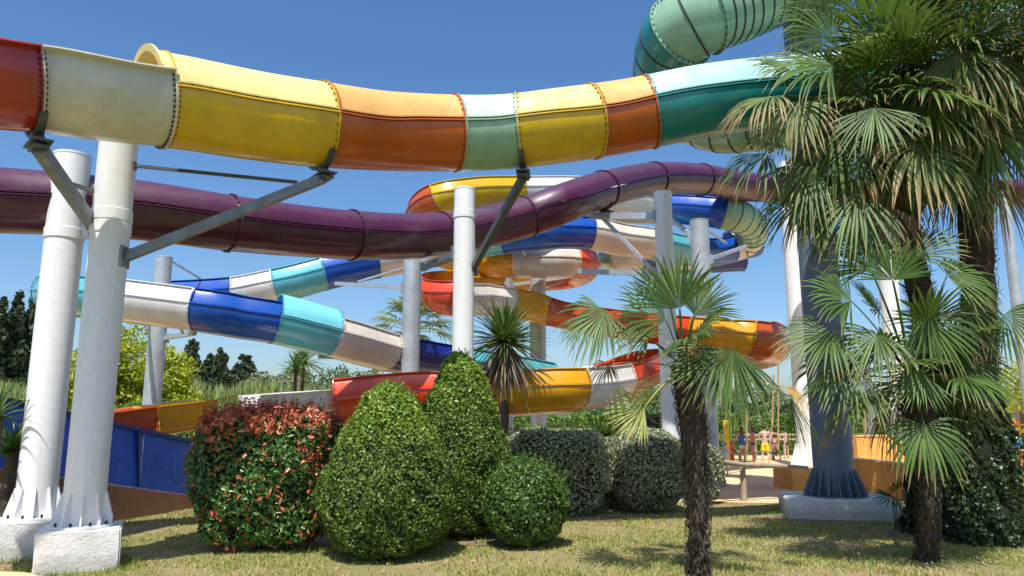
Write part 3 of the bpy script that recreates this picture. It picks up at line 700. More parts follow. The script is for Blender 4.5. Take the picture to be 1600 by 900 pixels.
# sign
sg = empty('pool_sign', (G(1590, 730).x, G(1590, 730).y+1, 0), 'colourful sign with a dark arrow and wave picture at the right edge', 'sign')
d_ = 29.0
def signrect(x0, y0, x1, y1, off, th, mat, nm):
    a = W(x0, y1, d_-off); b = W(x1, y1, d_-off); c = W(x0, y0, d_-off)
    mb = MB(); mb.box(((a.x+b.x)/2, a.y, (a.z+c.z)/2), b.x-a.x, th, c.z-a.z); return mb.put(nm, mat, sg)
def _signmat():
    m, n, l, b = new_mat('sign_print_orange_to_yellow')
    tc = n.new('ShaderNodeTexCoord'); s = n.new('ShaderNodeSeparateXYZ'); l.new(tc.outputs['Generated'], s.inputs[0])
    l.new(ramp(n, l, s.outputs[2], [(.0, (.10, .45, .7)), (.3, (.15, .5, .7)), (.42, (.75, .6, .05)), (.95, (.75, .25, .04))]).outputs[0], b.inputs['Base Color']); b.inputs['Roughness'].default_value = .4; return m
signrect(1552, 657, 1598, 701, 0, .06, _signmat(), 'sign_board')
signrect(1570, 671, 1591, 690, .05, .02, simple('sign_print_blue', (.03, .25, .42), .4), 'picture_panel')
signrect(1552, 702, 1640, 704.5, .05, .1, simple('sign_ledge', (.5, .5, .5), .6), 'ledge')
a = W(1573, 696, d_-.06); s_ = .028
mb = MB(); 
AR = [(-.15, .04), (.22, .04), (.22, .13), (.55, 0), (.22, -.13), (.22, -.04), (-.15, -.04)]
mb.quadstrip([[Vector((a.x+x, a.y-.01*k, a.z+z)) for x, z in AR] for k in (0, 1)], True, True); mb.put('arrow', simple('sign_print_navy', (.02, .03, .25), .5), sg)
for i, pts in enumerate(([(-.25, 0), (-.1, -.1), (.1, -.1), (.25, 0)], [(-.15, .12), (0, .05), (.15, .12)])):
    a = W(1581, 682, d_-.07); mb = MB(); mb.tube([Vector((a.x+x, a.y, a.z+z)) for x, z in pts], .02, 5); mb.put('wave_outline', simple('sign_print_white', (.8, .8, .8), .5), sg)
for ch, x in (('P', 1571.5), ('I', 1579), ('E', 1586)):
    cu = bpy.data.curves.new('letter', 'FONT'); cu.body = ch; cu.size = .22; cu.extrude = .008; cu.align_x = 'CENTER'
    o = bpy.data.objects.new('letter', cu); COL.objects.link(o); p = W(x, 666.5, d_-.05)
    dg = bpy.context.evaluated_depsgraph_get(); me = bpy.data.meshes.new_from_object(o.evaluated_get(dg)); bpy.data.objects.remove(o)
    me.transform(Matrix.Translation(p) @ Matrix.Rotation(PI/2, 4, 'X')); link('letter', me, simple('sign_letter_red', (.35, .03, .05), .5), sg)
for k in range(2):
    a = W(1556+40*k, 702, d_+.1); mb = MB(); mb.beam((a.x, a.y, 0), (a.x, a.y, a.z+1.5), .09); mb.put('post', M_wood, sg)
# slat fence under the sign, and dark louvres right
sf = empty('wooden_slat_fence', (W(1590, 715, 29.3).x, W(1590, 715, 29.3).y, 0), 'grey wooden slat fence under the sign at the right edge', 'fence')
for k in range(12):
    a = W(1550+7*k, 705, 29.2); mb = MB(); mb.box((a.x, a.y, a.z/2), .14, .03, a.z); mb.put('slat', M_wood, sf)
# log rail in front
lr = empty('log_rail', G(1163, 783), 'weathered log rail on a post in front of the bathers', 'rail')
b0 = G(1163, 783); mb = MB(); top = W(1163, 728, depth_of(b0)); mb.cyl((b0.x, b0.y, -.05), (b0.x, b0.y, top.z), .085, .075, 10); mb.put('post', M_wood, lr, 40)
dd = depth_of(top); mb = MB(); mb.tube([W(1090, 722, dd*.97), W(1130, 721.5, dd*.98), W(1163, 726.5, dd), W(1215, 728, dd*1.02), W(1262, 731, dd*1.03)], [.06, .07, .065, .07, .05], 10)
mb.put('log', M_wood, lr, 40)
b1 = G(1420, 800); mb = MB(); mb.cyl((b1.x, b1.y, 0), (b1.x, b1.y, .9), .07, .07, 10)
tag(mb.put('wooden_post', M_wood, None, 40), 'short wooden post left of the right palm trunk', 'post')
# horizontal wooden fence behind
hf = empty('wooden_rail_fence', G(1120, 722), 'low wooden two-rail fence behind the woman in the blue top', 'fence')
def rails(e, pts, zs, posts, wd=.1):
    P = [Vector((G(x, y).x, G(x, y).y, 0)) for x, y in pts]
    for z in zs:
        mb = MB(); mb.tube([q+Vector((0, 0, z)) for q in P], wd/2, 6); mb.put('rail', M_wood2, e)
    for k in range(posts):
        u = k/(posts-1)*(len(P)-1); i = min(int(u), len(P)-2); q = P[i].lerp(P[i+1], u-i); mb = MB(); mb.cyl(q, q+Vector((0, 0, max(zs)+.08)), wd*.5, n=8); mb.put('post', M_wood2, e)
M_wood2 = simple('pale_rail_wood', (.45, .38, .27), .85, 0, 3, .3)
rails(hf, [(1085, 718), (1170, 718), (1250, 717)], (1.05, 1.3), 8)
hf2 = empty('wooden_rail_fence', G(820, 722), 'wooden rail fence behind the variegated block shrub, left of the bright green clump', 'fence')
rails(hf2, [(790, 722), (870, 722), (930, 723), (980, 722)], (.5, 1.15), 8)

# poles of the playground
for i, (x, yb, yt, dr, lb) in enumerate(((1167, 716, 622, .05, 'bamboo-coloured pole behind the woman in the blue top'), (1205, 717, 585, .09, 'pale bamboo-coloured pole the man in yellow shorts leans on'), (1216, 714, 560, .05, 'thin pale pole right of the leaning pole'),
                                        (1352, 720, 610, .08, 'pale pole right of the dark blue column'))):
    b_ = G(x, yb); t_ = W(x+(4 if i == 1 else 0), yt, depth_of(b_)); mb = MB(); mb.cyl(b_, t_, .075 if dr > .08 else .05, .05, 10)
    tag(mb.put('wooden_pole', simple('bamboo_pole', (.42, .33, .16), .7, 0, 3, .25), None, 40), lb, 'pole', 'playground poles')
# height totem
tt_ = empty('painted_totem', G(1141, 722), 'yellow, green and red painted totem board left of the bathers', 'totem')
b_ = G(1141, 722); db = depth_of(b_); h_ = W(1141, 657, db).z
for (dx, wd_, z0, z1, c_, nm) in ((-.13, .26, 0, h_, (.75, .5, .03), 'yellow_board'), (.09, .13, h_*.52, h_*.97, (.2, .55, .05), 'green_board'), (.12, .18, 0, h_*.5, (.55, .03, .03), 'red_board')):
    mb = MB(); mb.box((b_.x+dx, b_.y, (z0+z1)/2), wd_, .1, z1-z0); mb.put(nm, simple('painted_'+nm, c_, .5), tt_)
for z_ in (.93, .84):
    mb = MB(); rr = .075; mb.quadstrip([[Vector((b_.x-.13+math.cos(a_*PI/8)*q_, b_.y-.056, h_*z_+math.sin(a_*PI/8)*q_*1.15)) for q_ in (rr, rr*.55)] + [Vector((b_.x-.13+math.cos(a_*PI/8)*q_, b_.y-.05, h_*z_+math.sin(a_*PI/8)*q_*1.15)) for q_ in (rr*.55, rr)] for a_ in range(17)], True, False)
    mb.put('painted_ring', simple('painted_ring', (.5, .12, .03), .5), tt_)
mb = MB(); a, b = G(1150, 719), G(1215, 719); mb.beam((a.x, a.y, .38), (b.x, b.y, .38), .5, .08); mb.beam((a.x+.2, a.y, 0), (a.x+.2, a.y, .35), .1); mb.beam((b.x-.2, b.y, 0), (b.x-.2, b.y, .35), .1)
tag(mb.put('bench', simple('dark_bench_wood', (.10, .07, .06), .7)), 'dark low bench behind the bathers', 'bench')

# ------------------------------------------------------------------ foliage helpers
def leaves_mesh(name, P, N, size, aspect=.55, seed=0, jitter=.9, fold=.25, hang=0.0):
    g = np.random.default_rng(seed); n = len(P)
    N = N + jitter*g.normal(size=(n, 3)); N /= np.linalg.norm(N, axis=1, keepdims=True)+1e-9
    R = g.normal(size=(n, 3)); R[:, 2] -= hang; A = R - N*(R*N).sum(1, keepdims=True); A /= np.linalg.norm(A, axis=1, keepdims=True)+1e-9
    B = np.cross(N, A); s = (size*(.6+.8*g.random(n)))[:, None] if np.isscalar(size) else (size*(.6+.8*g.random(n)))[:, None]
    V = np.empty((n, 4, 3)); V[:, 0] = P - A*s*.5; V[:, 2] = P + A*s*.5
    V[:, 1] = P + B*s*aspect*.5 + N*s*fold*.4; V[:, 3] = P - B*s*aspect*.5 + N*s*fold*.4
    b = (np.arange(n)*4)[:, None]
    Fc = np.concatenate([b+np.array([[0, 1, 2]]), b+np.array([[0, 2, 3]])], 0)
    return np_mesh(name, V.reshape(-1, 3), Fc)
def surf_points(n, prof, sx, sy, p, g, lump=.05, inset=.35):
    """prof: list of (z, r 0..1); returns points, outward normals on a superelliptic solid of revolution, with depth scatter"""
    zs = np.array([a for a, _ in prof]); rs = np.array([b for _, b in prof])
    seg = np.hypot(np.diff(zs), np.diff(rs)*max(sx, sy)); ar = seg*(rs[:-1]+rs[1:]+.05)/2; ar /= ar.sum()
    k = g.choice(len(seg), n, p=ar); u = g.random(n); z = zs[k]+(zs[k+1]-zs[k])*u; r = rs[k]+(rs[k+1]-rs[k])*u
    a = g.random(n)*2*PI; c, s = np.cos(a), np.sin(a); f = (np.abs(c)**p+np.abs(s)**p)**(-1/p)
    lumpf = 1+lump*(np.sin(3*a+z*2.3)+np.sin(5*a-z*4.1+1)+np.sin(9*a+z*7)*.6+np.sin(17*a+z*13)*.4)
    dep = 1-inset*g.random(n)**2.2*.35
    x = c*f*r*sx*lumpf*dep; y = s*f*r*sy*lumpf*dep
    nz = -(rs[k+1]-rs[k])*max(sx, sy)/(seg[k]+1e-6); nr = (zs[k+1]-zs[k])/(seg[k]+1e-6)
    N = np.c_[c*nr/sx, s*nr/sy, nz/max(sx, sy)]; N /= np.linalg.norm(N, axis=1, keepdims=True)+1e-9
    return np.c_[x, y, z], N
def shrub(name, label, cat, c, prof, sx, sy, p, n, size, mat, seed=0, extra=None, aspect=.55, lump=.03, group=None, corek=.88, jitter=.8, shoots=None):
    g = np.random.default_rng(seed); c = Vector(c); e = empty(name, c, label, cat, group)
    P, N = surf_points(n, prof, sx, sy, p, g, lump)
    ph = g.random(6)*6.28; k1 = 5.2/max(.5, sx)
    fld = np.sin(P[:, 0]*k1+P[:, 2]*k1*1.3+ph[0])+np.sin(P[:, 1]*k1*1.4-P[:, 2]*k1*.9+ph[1])+np.sin(P[:, 0]*k1*2.3-P[:, 1]*k1*2.1+ph[2])*.8+np.sin(P[:, 2]*k1*3.1+P[:, 0]*k1*2.6+ph[3])*.8
    low = np.clip(.55-P[:, 2], 0, .6)
    keep = g.random(n) < np.clip(1.25+.42*(fld+1.1)-.9*low, .22, 1); P, N = P[keep], N[keep]; fld = fld[keep]
    P = P + N*(.018*fld)[:, None]*max(.6, sx)
    mbs = MB(); rs_ = random.Random(seed)
    for q_ in range(7):
        a_ = rs_.uniform(0, 6.28); r1_ = rs_.uniform(.02, .12); mbs.tube([c+Vector((math.cos(a_)*r1_, math.sin(a_)*r1_, -.03)), c+Vector((math.cos(a_)*r1_*2.2, math.sin(a_)*r1_*2.2, .3)), c+Vector((math.cos(a_)*sx*.55, math.sin(a_)*sy*.55, .75))], [.028, .022, .012], 6)
    mbs.put('stems', M_bark, e, kind='stuff')
    P = P+np.array(c)
    if extra:
        m2, fn = extra; msk = fn(P-np.array(c), g)
        me = leaves_mesh('young_leaves', P[msk] + N[msk]*size*.6, N[msk], size*1.1, aspect, seed+1, jitter); link('young_leaves', me, m2, e, 'stuff')
        P, N = P[~msk], N[~msk]
    me = leaves_mesh('leaves', P, N, size, aspect, seed+2, jitter); link('leaves', me, mat, e, 'stuff')
    if shoots:
        k, hh, m3 = shoots; Q, NQ = surf_points(k*4, prof, sx, sy, p, g, lump, 0); zz = Q[:, 2]; o = np.argsort(-(zz+g.random(len(zz))*hh*2.5))[:k]
        Q = Q[o]+np.array(c); NQ = NQ[o]; rep = 7
        t = np.linspace(0, 1, rep); PP = (Q[:, None, :] + (NQ*.4+np.array([0, 0, .9])+g.normal(size=(k, 3))*.2)[:, None, :]*t[None, :, None]*hh*(.4+g.random((k, 1, 1)))).reshape(-1, 3)
        me = leaves_mesh('shoots', PP, np.repeat(NQ, rep, 0)+np.array([0, 0, .6]), size*.9, aspect, seed+5, 1.0); link('shoots', me, m3, e, 'stuff')
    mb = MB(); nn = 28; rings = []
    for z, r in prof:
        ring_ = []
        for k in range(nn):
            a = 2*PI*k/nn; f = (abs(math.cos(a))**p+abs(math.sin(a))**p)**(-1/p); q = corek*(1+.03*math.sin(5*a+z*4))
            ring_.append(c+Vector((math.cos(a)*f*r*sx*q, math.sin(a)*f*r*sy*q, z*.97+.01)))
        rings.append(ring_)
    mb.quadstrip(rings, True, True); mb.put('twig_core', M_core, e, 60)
    return e
def cone_prof(h, belly=.3, top=.25):
    pts = [(0.12, .6), (.25, .82), (.12*h+.2, .96), (h*.32, 1.0), (h*.45, .96), (h*.58, .84), (h*.70, .68), (h*.80, .52), (h*.88, .40), (h*.94, .29), (h*.985, .14), (h, .02)]
    return pts
def ball_prof(h, p=2.4, z0=.05):
    pts = []
    for k in range(13):
        a = -PI/2+PI*k/12; s = math.sin(a); cc = math.cos(a)
        pts.append((z0+(h-z0)*(.5+.5*math.copysign(abs(s)**(2/p), s)), max(.02, abs(cc)**(2/p))))
    return pts
def at_base(px, py, back): 
    p = G(px, py); v = Vector((p.x, p.y, 0)).normalized(); q = Vector((p.x, p.y, 0))+v*back
    return q
# trimmed cones
topm = lambda h, k: (lambda Q, g: g.random(len(Q)) < np.clip((Q[:, 2]/h-k)*1.6, 0, .75))
c = at_base(602, 890, 1.12); h1 = 2.80
shrub('trimmed_boxwood', 'nearest cone-shaped boxwood, in front of the taller one', 'shrub', c, cone_prof(h1), 1.13, 1.12, 2, 42000, .058, L_box, 21, (L_boxtip, topm(h1, .62)), lump=.028, shoots=(420, .07, L_boxtip))
c = W(718, 700, 14.4); c = Vector((c.x, c.y, 0)); h2 = 3.5
shrub('trimmed_boxwood', 'taller cone-shaped boxwood behind, below the white column', 'shrub', c, cone_prof(h2), 1.02, 1.0, 2, 46000, .060, L_box, 22, (L_boxtip, topm(h2, .66)), lump=.026, shoots=(420, .08, L_boxtip))
c = at_base(821, 868, .72)
shrub('round_shrub', 'small round light green shrub on the lawn right of the cones', 'shrub', c, ball_prof(1.48, 2.3), .74, .72, 2, 12000, .068, L_privet, 23, lump=.03, shoots=(160, .10, L_privet))
# photinia hedge
c = at_base(412, 872, .85)
def redf(Q, g):
    f = np.sin(Q[:, 0]*4.1+Q[:, 2]*2.2)+np.sin(Q[:, 0]*2.3-Q[:, 2]*5.2+1)+np.sin(Q[:, 1]*5+Q[:, 2]*3)
    return g.random(len(Q)) < np.clip(.05+.13*np.maximum(f-.9, 0)+np.clip((Q[:, 2]-1.95)*1.6, 0, .6), 0, .9)
hp = [(.15, .55), (.3, .86), (.7, .96), (1.2, 1.0), (1.7, 1.0), (2.08, .97), (2.24, .85), (2.28, .5), (2.28, .02)]
shrub('photinia_hedge', 'red-tipped photinia hedge between the white columns and the boxwood cones', 'hedge', c, hp, 1.12, .85, 4, 19000, .105, L_phot, 24, (L_photr, redf), aspect=.42, lump=.06, jitter=1.1, shoots=(420, .16, L_photr), corek=.80)
# variegated shrubs
c = at_base(866, 812, .9)
shrub('variegated_shrub', 'square-topped variegated shrub left of the round one', 'shrub', c, [(.06, .7), (.25, .93), (.7, 1), (1.4, 1), (1.75, .96), (1.93, .82), (1.98, .5), (2.0, .02)], 1.22, .95, 3, 24000, .062, L_varieg, 25, lump=.03, shoots=(200, .08, L_privet))
c = at_base(960, 803, 1.2)
shrub('variegated_shrub', 'shaded shrub squeezed between the two variegated shrubs', 'shrub', c, ball_prof(1.75), .62, .6, 3, 9000, .062, L_varieg, 26, lump=.04)
c = at_base(1013, 807, .85)
shrub('variegated_shrub', 'rounded variegated grey-green ball shrub left of the middle palm trunk', 'shrub', c, ball_prof(1.98, 2.7), .95, .88, 2, 22000, .06, L_varieg, 27, lump=.02)
c = at_base(1098, 792, .5)
shrub('variegated_shrub', 'twiggy brownish shrub just right of the middle palm trunk', 'shrub', c, ball_prof(1.6), .55, .5, 2, 6000, .07, L_varieg, 28, lump=.08, corek=.5)
c = at_base(1030, 765, .6); 
shrub('clipped_shrub', 'small clipped shrub above and behind the variegated ball', 'shrub', c, ball_prof(2.35), .95, .8, 3, 9000, .07, L_varieg, 29)
def blades_mesh(n, L, wd, seed, droop=.3, up=.2, segs=4, arch=1.0):
    """rosette of long narrow blades from the origin; returns V, F arrays"""
    pass
def blade(L, wd, droop, curl, segs=5):
    V = []; 
    for k in range(segs+1):
        s = k/segs; x = L*s; z = -droop*L*s**2.0; w_ = wd*math.sin(PI*min(1, .18+s*.82))*.5 if k < segs else 0.0008
        V += [(x, -w_, z+w_*.4), (x, 0, z), (x, w_, z+w_*.4)]
    Fc = []
    for k in range(segs):
        a = 3*k; Fc += [(a, a+1, a+4, a+3), (a+1, a+2, a+5, a+4)]
    return np_mesh('blade', V, Fc, True)
def rosette(parent, c, n, L, wd, mat, el0, el1, seed, name='blade', droop=(.1, .5)):
    r = random.Random(seed); meshes = []
    for k in range(5):
        me = blade(L*(.8+.1*k), wd, droop[0]+(droop[1]-droop[0])*k/4, 0); me.materials.append(mat); meshes.append(me)
    for k in range(n):
        el = math.radians(el0+(el1-el0)*((k+.5)/n)); az = k*2.39996+r.uniform(-.2, .2); me = r.choice(meshes)
        o = bpy.data.objects.new(name, me); COL.objects.link(o); o.parent = parent
        sc = r.uniform(.8, 1.15)
        o.matrix_parent_inverse = Matrix.Translation(-parent.location)
        o.matrix_basis = Matrix.Translation(c) @ Matrix.Rotation(az, 4, 'Z') @ Matrix.Rotation(-el, 4, 'Y') @ Matrix.Rotation(r.uniform(-.5, .5), 4, 'X') @ Matrix.Scale(sc, 4)
def cordyline(px, pyb, pyc, L, n, label, back=0, nd=80, wd=.06, trunk=.12, name='cordyline', dmat=None, d=None):
    b = G(px, pyb); b = Vector((b.x, b.y, 0)); dd_ = depth_of(b); c_ = W(px, pyc, dd_); 
    if d: b = Vector((W(px, pyc, d).x, W(px, pyc, d).y, 0)); c_ = W(px, pyc, d)
    e = empty(name, b, label, 'plant')
    mb = MB(); H = c_.z; mb.tube([b+Vector((0, 0, H*k/8)) + Vector((math.sin(k)*.02, 0, 0)) for k in range(9)], [trunk*(1.2-.3*k/8)*(1+.08*(k % 2)) for k in range(9)], 12)
    mb.put('trunk', M_bark, e, 50)
    c_ = Vector((b.x, b.y, H)); rosette(e, c_, n, L, wd, L_yucca, 85, -15, int(px), droop=(.05, .45))
    if nd: rosette(e, c_-Vector((0, 0, .05)), nd, L*1.15, wd*.8, dmat or L_yuccad, -35, -86, int(px)+1, 'dry_blade', (.0, .15))
    return e
cordyline(789, 800, 536, 1.28, 290, 'dark spiky cordyline with a skirt of dry leaves beside the tall boxwood cone', nd=290, wd=.055, d=19.5)
cordyline(18, 806, 706, .60, 90, 'small cordyline at the left edge in front of the blue panels', nd=0, wd=.05, trunk=.10, d=12.75)
cordyline(-6, 800, 655, .62, 60, 'partly cut-off cordyline at the far left edge', nd=0, wd=.05, trunk=.1, d=12.2)
# bright grassy clump
c = at_base(932, 762, .6); e = empty('bright_green_clump', c, 'bright green grassy shrub behind the variegated shrubs', 'shrub')
shrub('dark_shrub', 'dark round shrub beneath the bright green clump', 'shrub', (c.x, c.y, 0), ball_prof(1.75), .8, .7, 2, 6000, .08, L_ivy, 31)
rosette(e, Vector((c.x, c.y, 1.35)), 130, .95, .04, L_bright, 88, 5, 33, droop=(.02, .25)); rosette(e, Vector((c.x-.35, c.y, 1.3)), 60, .8, .04, L_bright, 88, 15, 34, droop=(.02, .25)); rosette(e, Vector((c.x+.4, c.y, 1.3)), 60, .8, .04, L_bright, 88, 15, 35, droop=(.02, .25))

# ------------------------------------------------------------------ fan palms
def fan_mesh(base, hub, A, N, L, spread=115, n=38, droop=.4, seed=0, cup=.1, pet=.025, stiff=.45):
    r = np.random.default_rng(seed); base, hub, A, N = [Vector(x) for x in (base, hub, A, N)]
    A.normalize(); N = (N - A*N.dot(A)).normalized(); B = N.cross(A)
    V = []; Fc = []; S = []
    # petiole: curved three-sided stalk
    mid = base.lerp(hub, .55)+Vector((0, 0, (hub-base).length*.10)); K = 7
    for k in range(K+1):
        t = k/K; p = base*(1-t)**2+mid*2*t*(1-t)+hub*t*t; w_ = pet*(1.25-.6*t)
        V += [p-B*w_, p+B*w_, p-N*w_*.9]; S += [0.0]*3
        if k < K:
            a = 3*k; Fc += [(a, a+1, a+4, a+3), (a+1, a+2, a+5, a+4), (a+2, a, a+3, a+5)]
    dth = 2*math.radians(spread)/n; lev = [.02, .22, .42, .62, .82, 1.0]
    for i in range(n):
        if r.random() < .05 and 2 < i < n-3: continue
        th = -math.radians(spread)+dth*(i+.5)+r.normal()*.015; D = A*math.cos(th)+B*math.sin(th)
        Lk = L*(.72+.28*math.cos(th*.75))*(.9+.2*r.random()); pz = droop*(.6+.8*r.random()); tw = r.normal()*.12; kink = .55+.35*r.random()
        b = len(V); sd = D.cross(N); off = (N*.018 if i % 2 else N*-.018)*L
        for q in lev:
            x = q*Lk; w_ = (x*math.tan(dth/2)*1.08 if q <= stiff else Lk*stiff*math.tan(dth/2)*1.05*max(0, (1-q)/(1-stiff))**.65)
            c_ = hub + D*x + N*(cup*L*q*q*.5) + off*min(1, q*3)
            e = max(0, q-.42)/.58; fall = pz*Lk*e**1.9*.85; c_ = c_ + Vector((0, 0, -fall)) - D*fall*.28 + sd*tw*Lk*e**2*.4
            if q > kink and droop > .5 and i % 3 == 0: c_.z -= (q-kink)*Lk*.45
            V += [c_-sd*w_, c_+N*(w_*.38+.001), c_+sd*w_]; S += [q]*3
        for k in range(len(lev)-1):
            a = b+3*k; Fc += [(a, a+1, a+4, a+3), (a+1, a+2, a+5, a+4)]
    me = np_mesh('frond', [tuple(v) for v in V], Fc); at = me.attributes.new('s', 'FLOAT', 'POINT'); at.data.foreach_set('value', np.array(S, dtype=np.float32))
    return me
TOCAM = lambda p: (Vector((0, 0, CAM_H))-Vector(p)).normalized()
def trunk_mesh(pts, radii, seed, bump_=.05, n=20, sub=8):
    P = [Vector(p) for p in pts]; fine = []; rad = []
    for i in range((len(P)-1)*sub+1):
        t = i/sub; fine.append(catmull(P, t)); k = min(int(t), len(radii)-2); rad.append(radii[k]+(radii[k+1]-radii[k])*(t-k))
    r = random.Random(seed); mb = MB(); rings = []; a = None
    for i, p in enumerate(fine):
        t = (fine[min(i+1, len(fine)-1)]-fine[max(i-1, 0)]).normalized(); a = t.orthogonal().normalized() if a is None else (a-t*a.dot(t)).normalized(); u = t.cross(a)
        rings.append([p+(a*math.cos(2*PI*k/n)+u*math.sin(2*PI*k/n))*rad[i]*(1+bump_*r.uniform(-1.6, 1.6)) for k in range(n)])
    mb.quadstrip(rings, True, True); return mb, fine, rad
def boots(parent, fine, rad, n, seed, mat, L=.17, name='leaf_bases'):
    r = random.Random(seed); mb = MB()
    for k in range(n):
        i = r.randrange(1, len(fine)-1); t = (fine[i+1]-fine[i-1]).normalized(); a = t.orthogonal().normalized(); u = t.cross(a); th = r.uniform(0, 2*PI)
        e = a*math.cos(th)+u*math.sin(th); s = u*math.cos(th)-a*math.sin(th); p = fine[i].lerp(fine[i+1], r.random())+e*rad[i]*.92; l_ = L*r.uniform(.5, 1.3); wd = r.uniform(.025, .055)
        tip = p+e*l_*r.uniform(.3, .75)+t*l_*r.uniform(.2, .9); b = len(mb.v)
        mb.v += [tuple(p-s*wd), tuple(p+s*wd), tuple(tip+s*wd*.5), tuple(tip-s*wd*.5), tuple(p-t*.05+e*.005)]
        mb.f += [(b, b+1, b+2, b+3), (b, b+4, b+1)]
    o = mb.put(name, mat, parent, kind='stuff'); return o
def fibres(parent, fine, rad, n, seed, mat, L=.2, name='trunk_fibres'):
    r = random.Random(seed); mb = MB()
    for k in range(n):
        i = r.randrange(1, len(fine)-1); t = (fine[i+1]-fine[i-1]).normalized(); a = t.orthogonal().normalized(); u = t.cross(a); th = r.uniform(0, 2*PI)
        e = a*math.cos(th)+u*math.sin(th); s = u*math.cos(th)-a*math.sin(th); p = fine[i].lerp(fine[i+1], r.random())+e*rad[i]*.95; l_ = L*r.uniform(.4, 1.2); b = len(mb.v)
        q = p+e*l_*.25-t*l_*.5+s*r.uniform(-.05, .05); w_ = .006
        mb.v += [tuple(p-s*w_), tuple(p+s*w_), tuple(q+e*.02+s*w_*.7), tuple(q-s*w_*.7+e*.01), tuple(q-t*l_*.5+s*r.uniform(-.05, .05))]
        mb.f += [(b, b+1, b+2, b+3), (b+3, b+2, b+4)]
    mb.put(name, mat, parent, kind='stuff')
def fan_palm(name, label, basep, crown, mids, radii, heroes, nrand, L, seed, el=(80, -50), pet=(.5, 1.1), nboots=260, skirt=0, cat='palm tree', rdroop=(.12, .42), bootmat=None, bl=.17):
    e = empty(name, (basep.x, basep.y, 0), label, cat); r = random.Random(seed)
    pts = [Vector((basep.x, basep.y, -.05))]+mids+[Vector(crown)]
    mb, fine, rad = trunk_mesh(pts, radii, seed); mb.put('trunk', M_palmbark, e, 70)
    boots(e, fine, rad, nboots, seed, bootmat or M_boot, bl); fibres(e, fine, rad, nboots*2, seed+3, L_fibre)
    crown = Vector(crown)
    # woolly head
    def add(hub, A, N, L_, mat, spread=115, droop=.4, n=33, nm='frond', cup=.1, base=None, stiff=.53, lab=None):
        b_ = base or crown+(Vector(hub)-crown).normalized()*min(.12, radii[-1])
        me = fan_mesh(b_, hub, A, N, L_, spread, n, droop, r.randrange(1 << 30), cup, .022 if L_ < 1 else .028, stiff); me.materials.append(mat)
        o = link(nm, me, None, e)
        if lab: o['label'] = lab
    for h in heroes:
        hx, hy, hd, tx, ty, td, L_, kf, mat, spread, droop = h[:11]; nm = h[11] if len(h) > 11 else 'frond'
        dc = depth_of(crown); hub = W(hx, hy, dc+hd); tip = W(tx, ty, dc+td); A_ = tip-hub; N_ = Vector((0, 0, 1))*(1-kf)+TOCAM(hub)*kf
        add(hub, A_, N_, L_, mat, spread, droop, nm=nm)
    for k in range(nrand):
        u = (k+.5)/nrand; az = k*2.39996+r.uniform(-.25, .25); ele = math.radians(el[0]+(el[1]-el[0])*u**.85+r.uniform(-8, 8)); lp = r.uniform(*pet)
        d3 = Vector((math.cos(az)*math.cos(ele), math.sin(az)*math.cos(ele), math.sin(ele))); hub = crown+d3*lp-Vector((0, 0, .12*lp*u))
        ea = ele-math.radians(12+22*u); A_ = Vector((math.cos(az)*math.cos(ea), math.sin(az)*math.cos(ea), math.sin(ea))); N_ = Vector((-math.cos(az)*math.sin(ea), -math.sin(az)*math.sin(ea), math.cos(ea)))
        N_ = N_+Vector((r.uniform(-.4, .4), r.uniform(-.4, .4), r.uniform(-.2, .2)))
        mat = L_frondb if u < .15 else L_frond if u < .85 else r.choice([L_frond, L_frond, L_strawf])
        add(hub, A_, N_, L*r.uniform(.85, 1.1), mat, r.uniform(85, 125), rdroop[0]+(rdroop[1]-rdroop[0])*u+r.uniform(-.08, .1), 33, stiff=.53)
    for k in range(skirt):
        az = k*2.39996+r.uniform(-.3, .3); ele = math.radians(r.uniform(-55, -80)); lp = r.uniform(.35, .8)
        d3 = Vector((math.cos(az)*math.cos(ele), math.sin(az)*math.cos(ele), math.sin(ele))); hub = crown-Vector((0, 0, .2))+d3*lp
        add(hub, d3+Vector((0, 0, -1.2)), Vector((math.cos(az), math.sin(az), .3)), L*r.uniform(.7, 1.0), L_frondd, r.uniform(35, 70), .5, 26, 'dead_frond')
    return e
# middle palm
bp = G(1090, 903); dm = depth_of(bp)
cr = W(1068, 573, dm+.35)
mids = [W(1091, 850, dm), W(1090, 760, dm+.1), W(1083, 670, dm+.2)]
H = [ # hub px,py,ddepth ; tip px,py,ddepth ; L ; face ; material ; spread ; droop
 (1062, 482, -.1, 1030, 385, .0, .98, .75, L_frond, 72, .12),
 (1040, 500, -.3, 960, 455, -.4, .95, .6, L_frond, 62, .2),
 (1085, 492, .1, 1130, 410, .2, .80, .7, L_frond, 70, .15),
 (945, 487, -.2, 890, 530, -.4, .85, .55, L_frond, 95, .30),
 (940, 480, .2, 905, 500, .1, .7, .2, L_frond, 80, .6),
 (1145, 545, -.5, 1122, 640, -.7, 1.05, .8, L_frond, 66, .15),
 (1130, 545, -.3, 1070, 575, -.5, 1.0, .6, L_frond, 50, .15),
 (1125, 545, .3, 1190, 590, .5, .85, .3, L_frond, 60, .5),
 (1007, 637, -.3, 960, 655, -.4, .62, .75, L_frondy, 70, .05),
 (1025, 630, -.1, 990, 600, -.1, .5, .6, L_frondy, 40, .1),
 (950, 570, .0, 930, 590, -.1, .36, .4, L_frondd, 95, .4, 'dead_frond'),
 (1225, 605, -.2, 1260, 625, -.2, .45, .4, L_oran, 50, .5, 'dead_frond'),
 (1235, 620, -.1, 1248, 670, -.1, .75, .6, L_frond, 24, .2),
 (1040, 450, .5, 1060, 410, .8, .7, .3, L_frond, 80, .35),
]
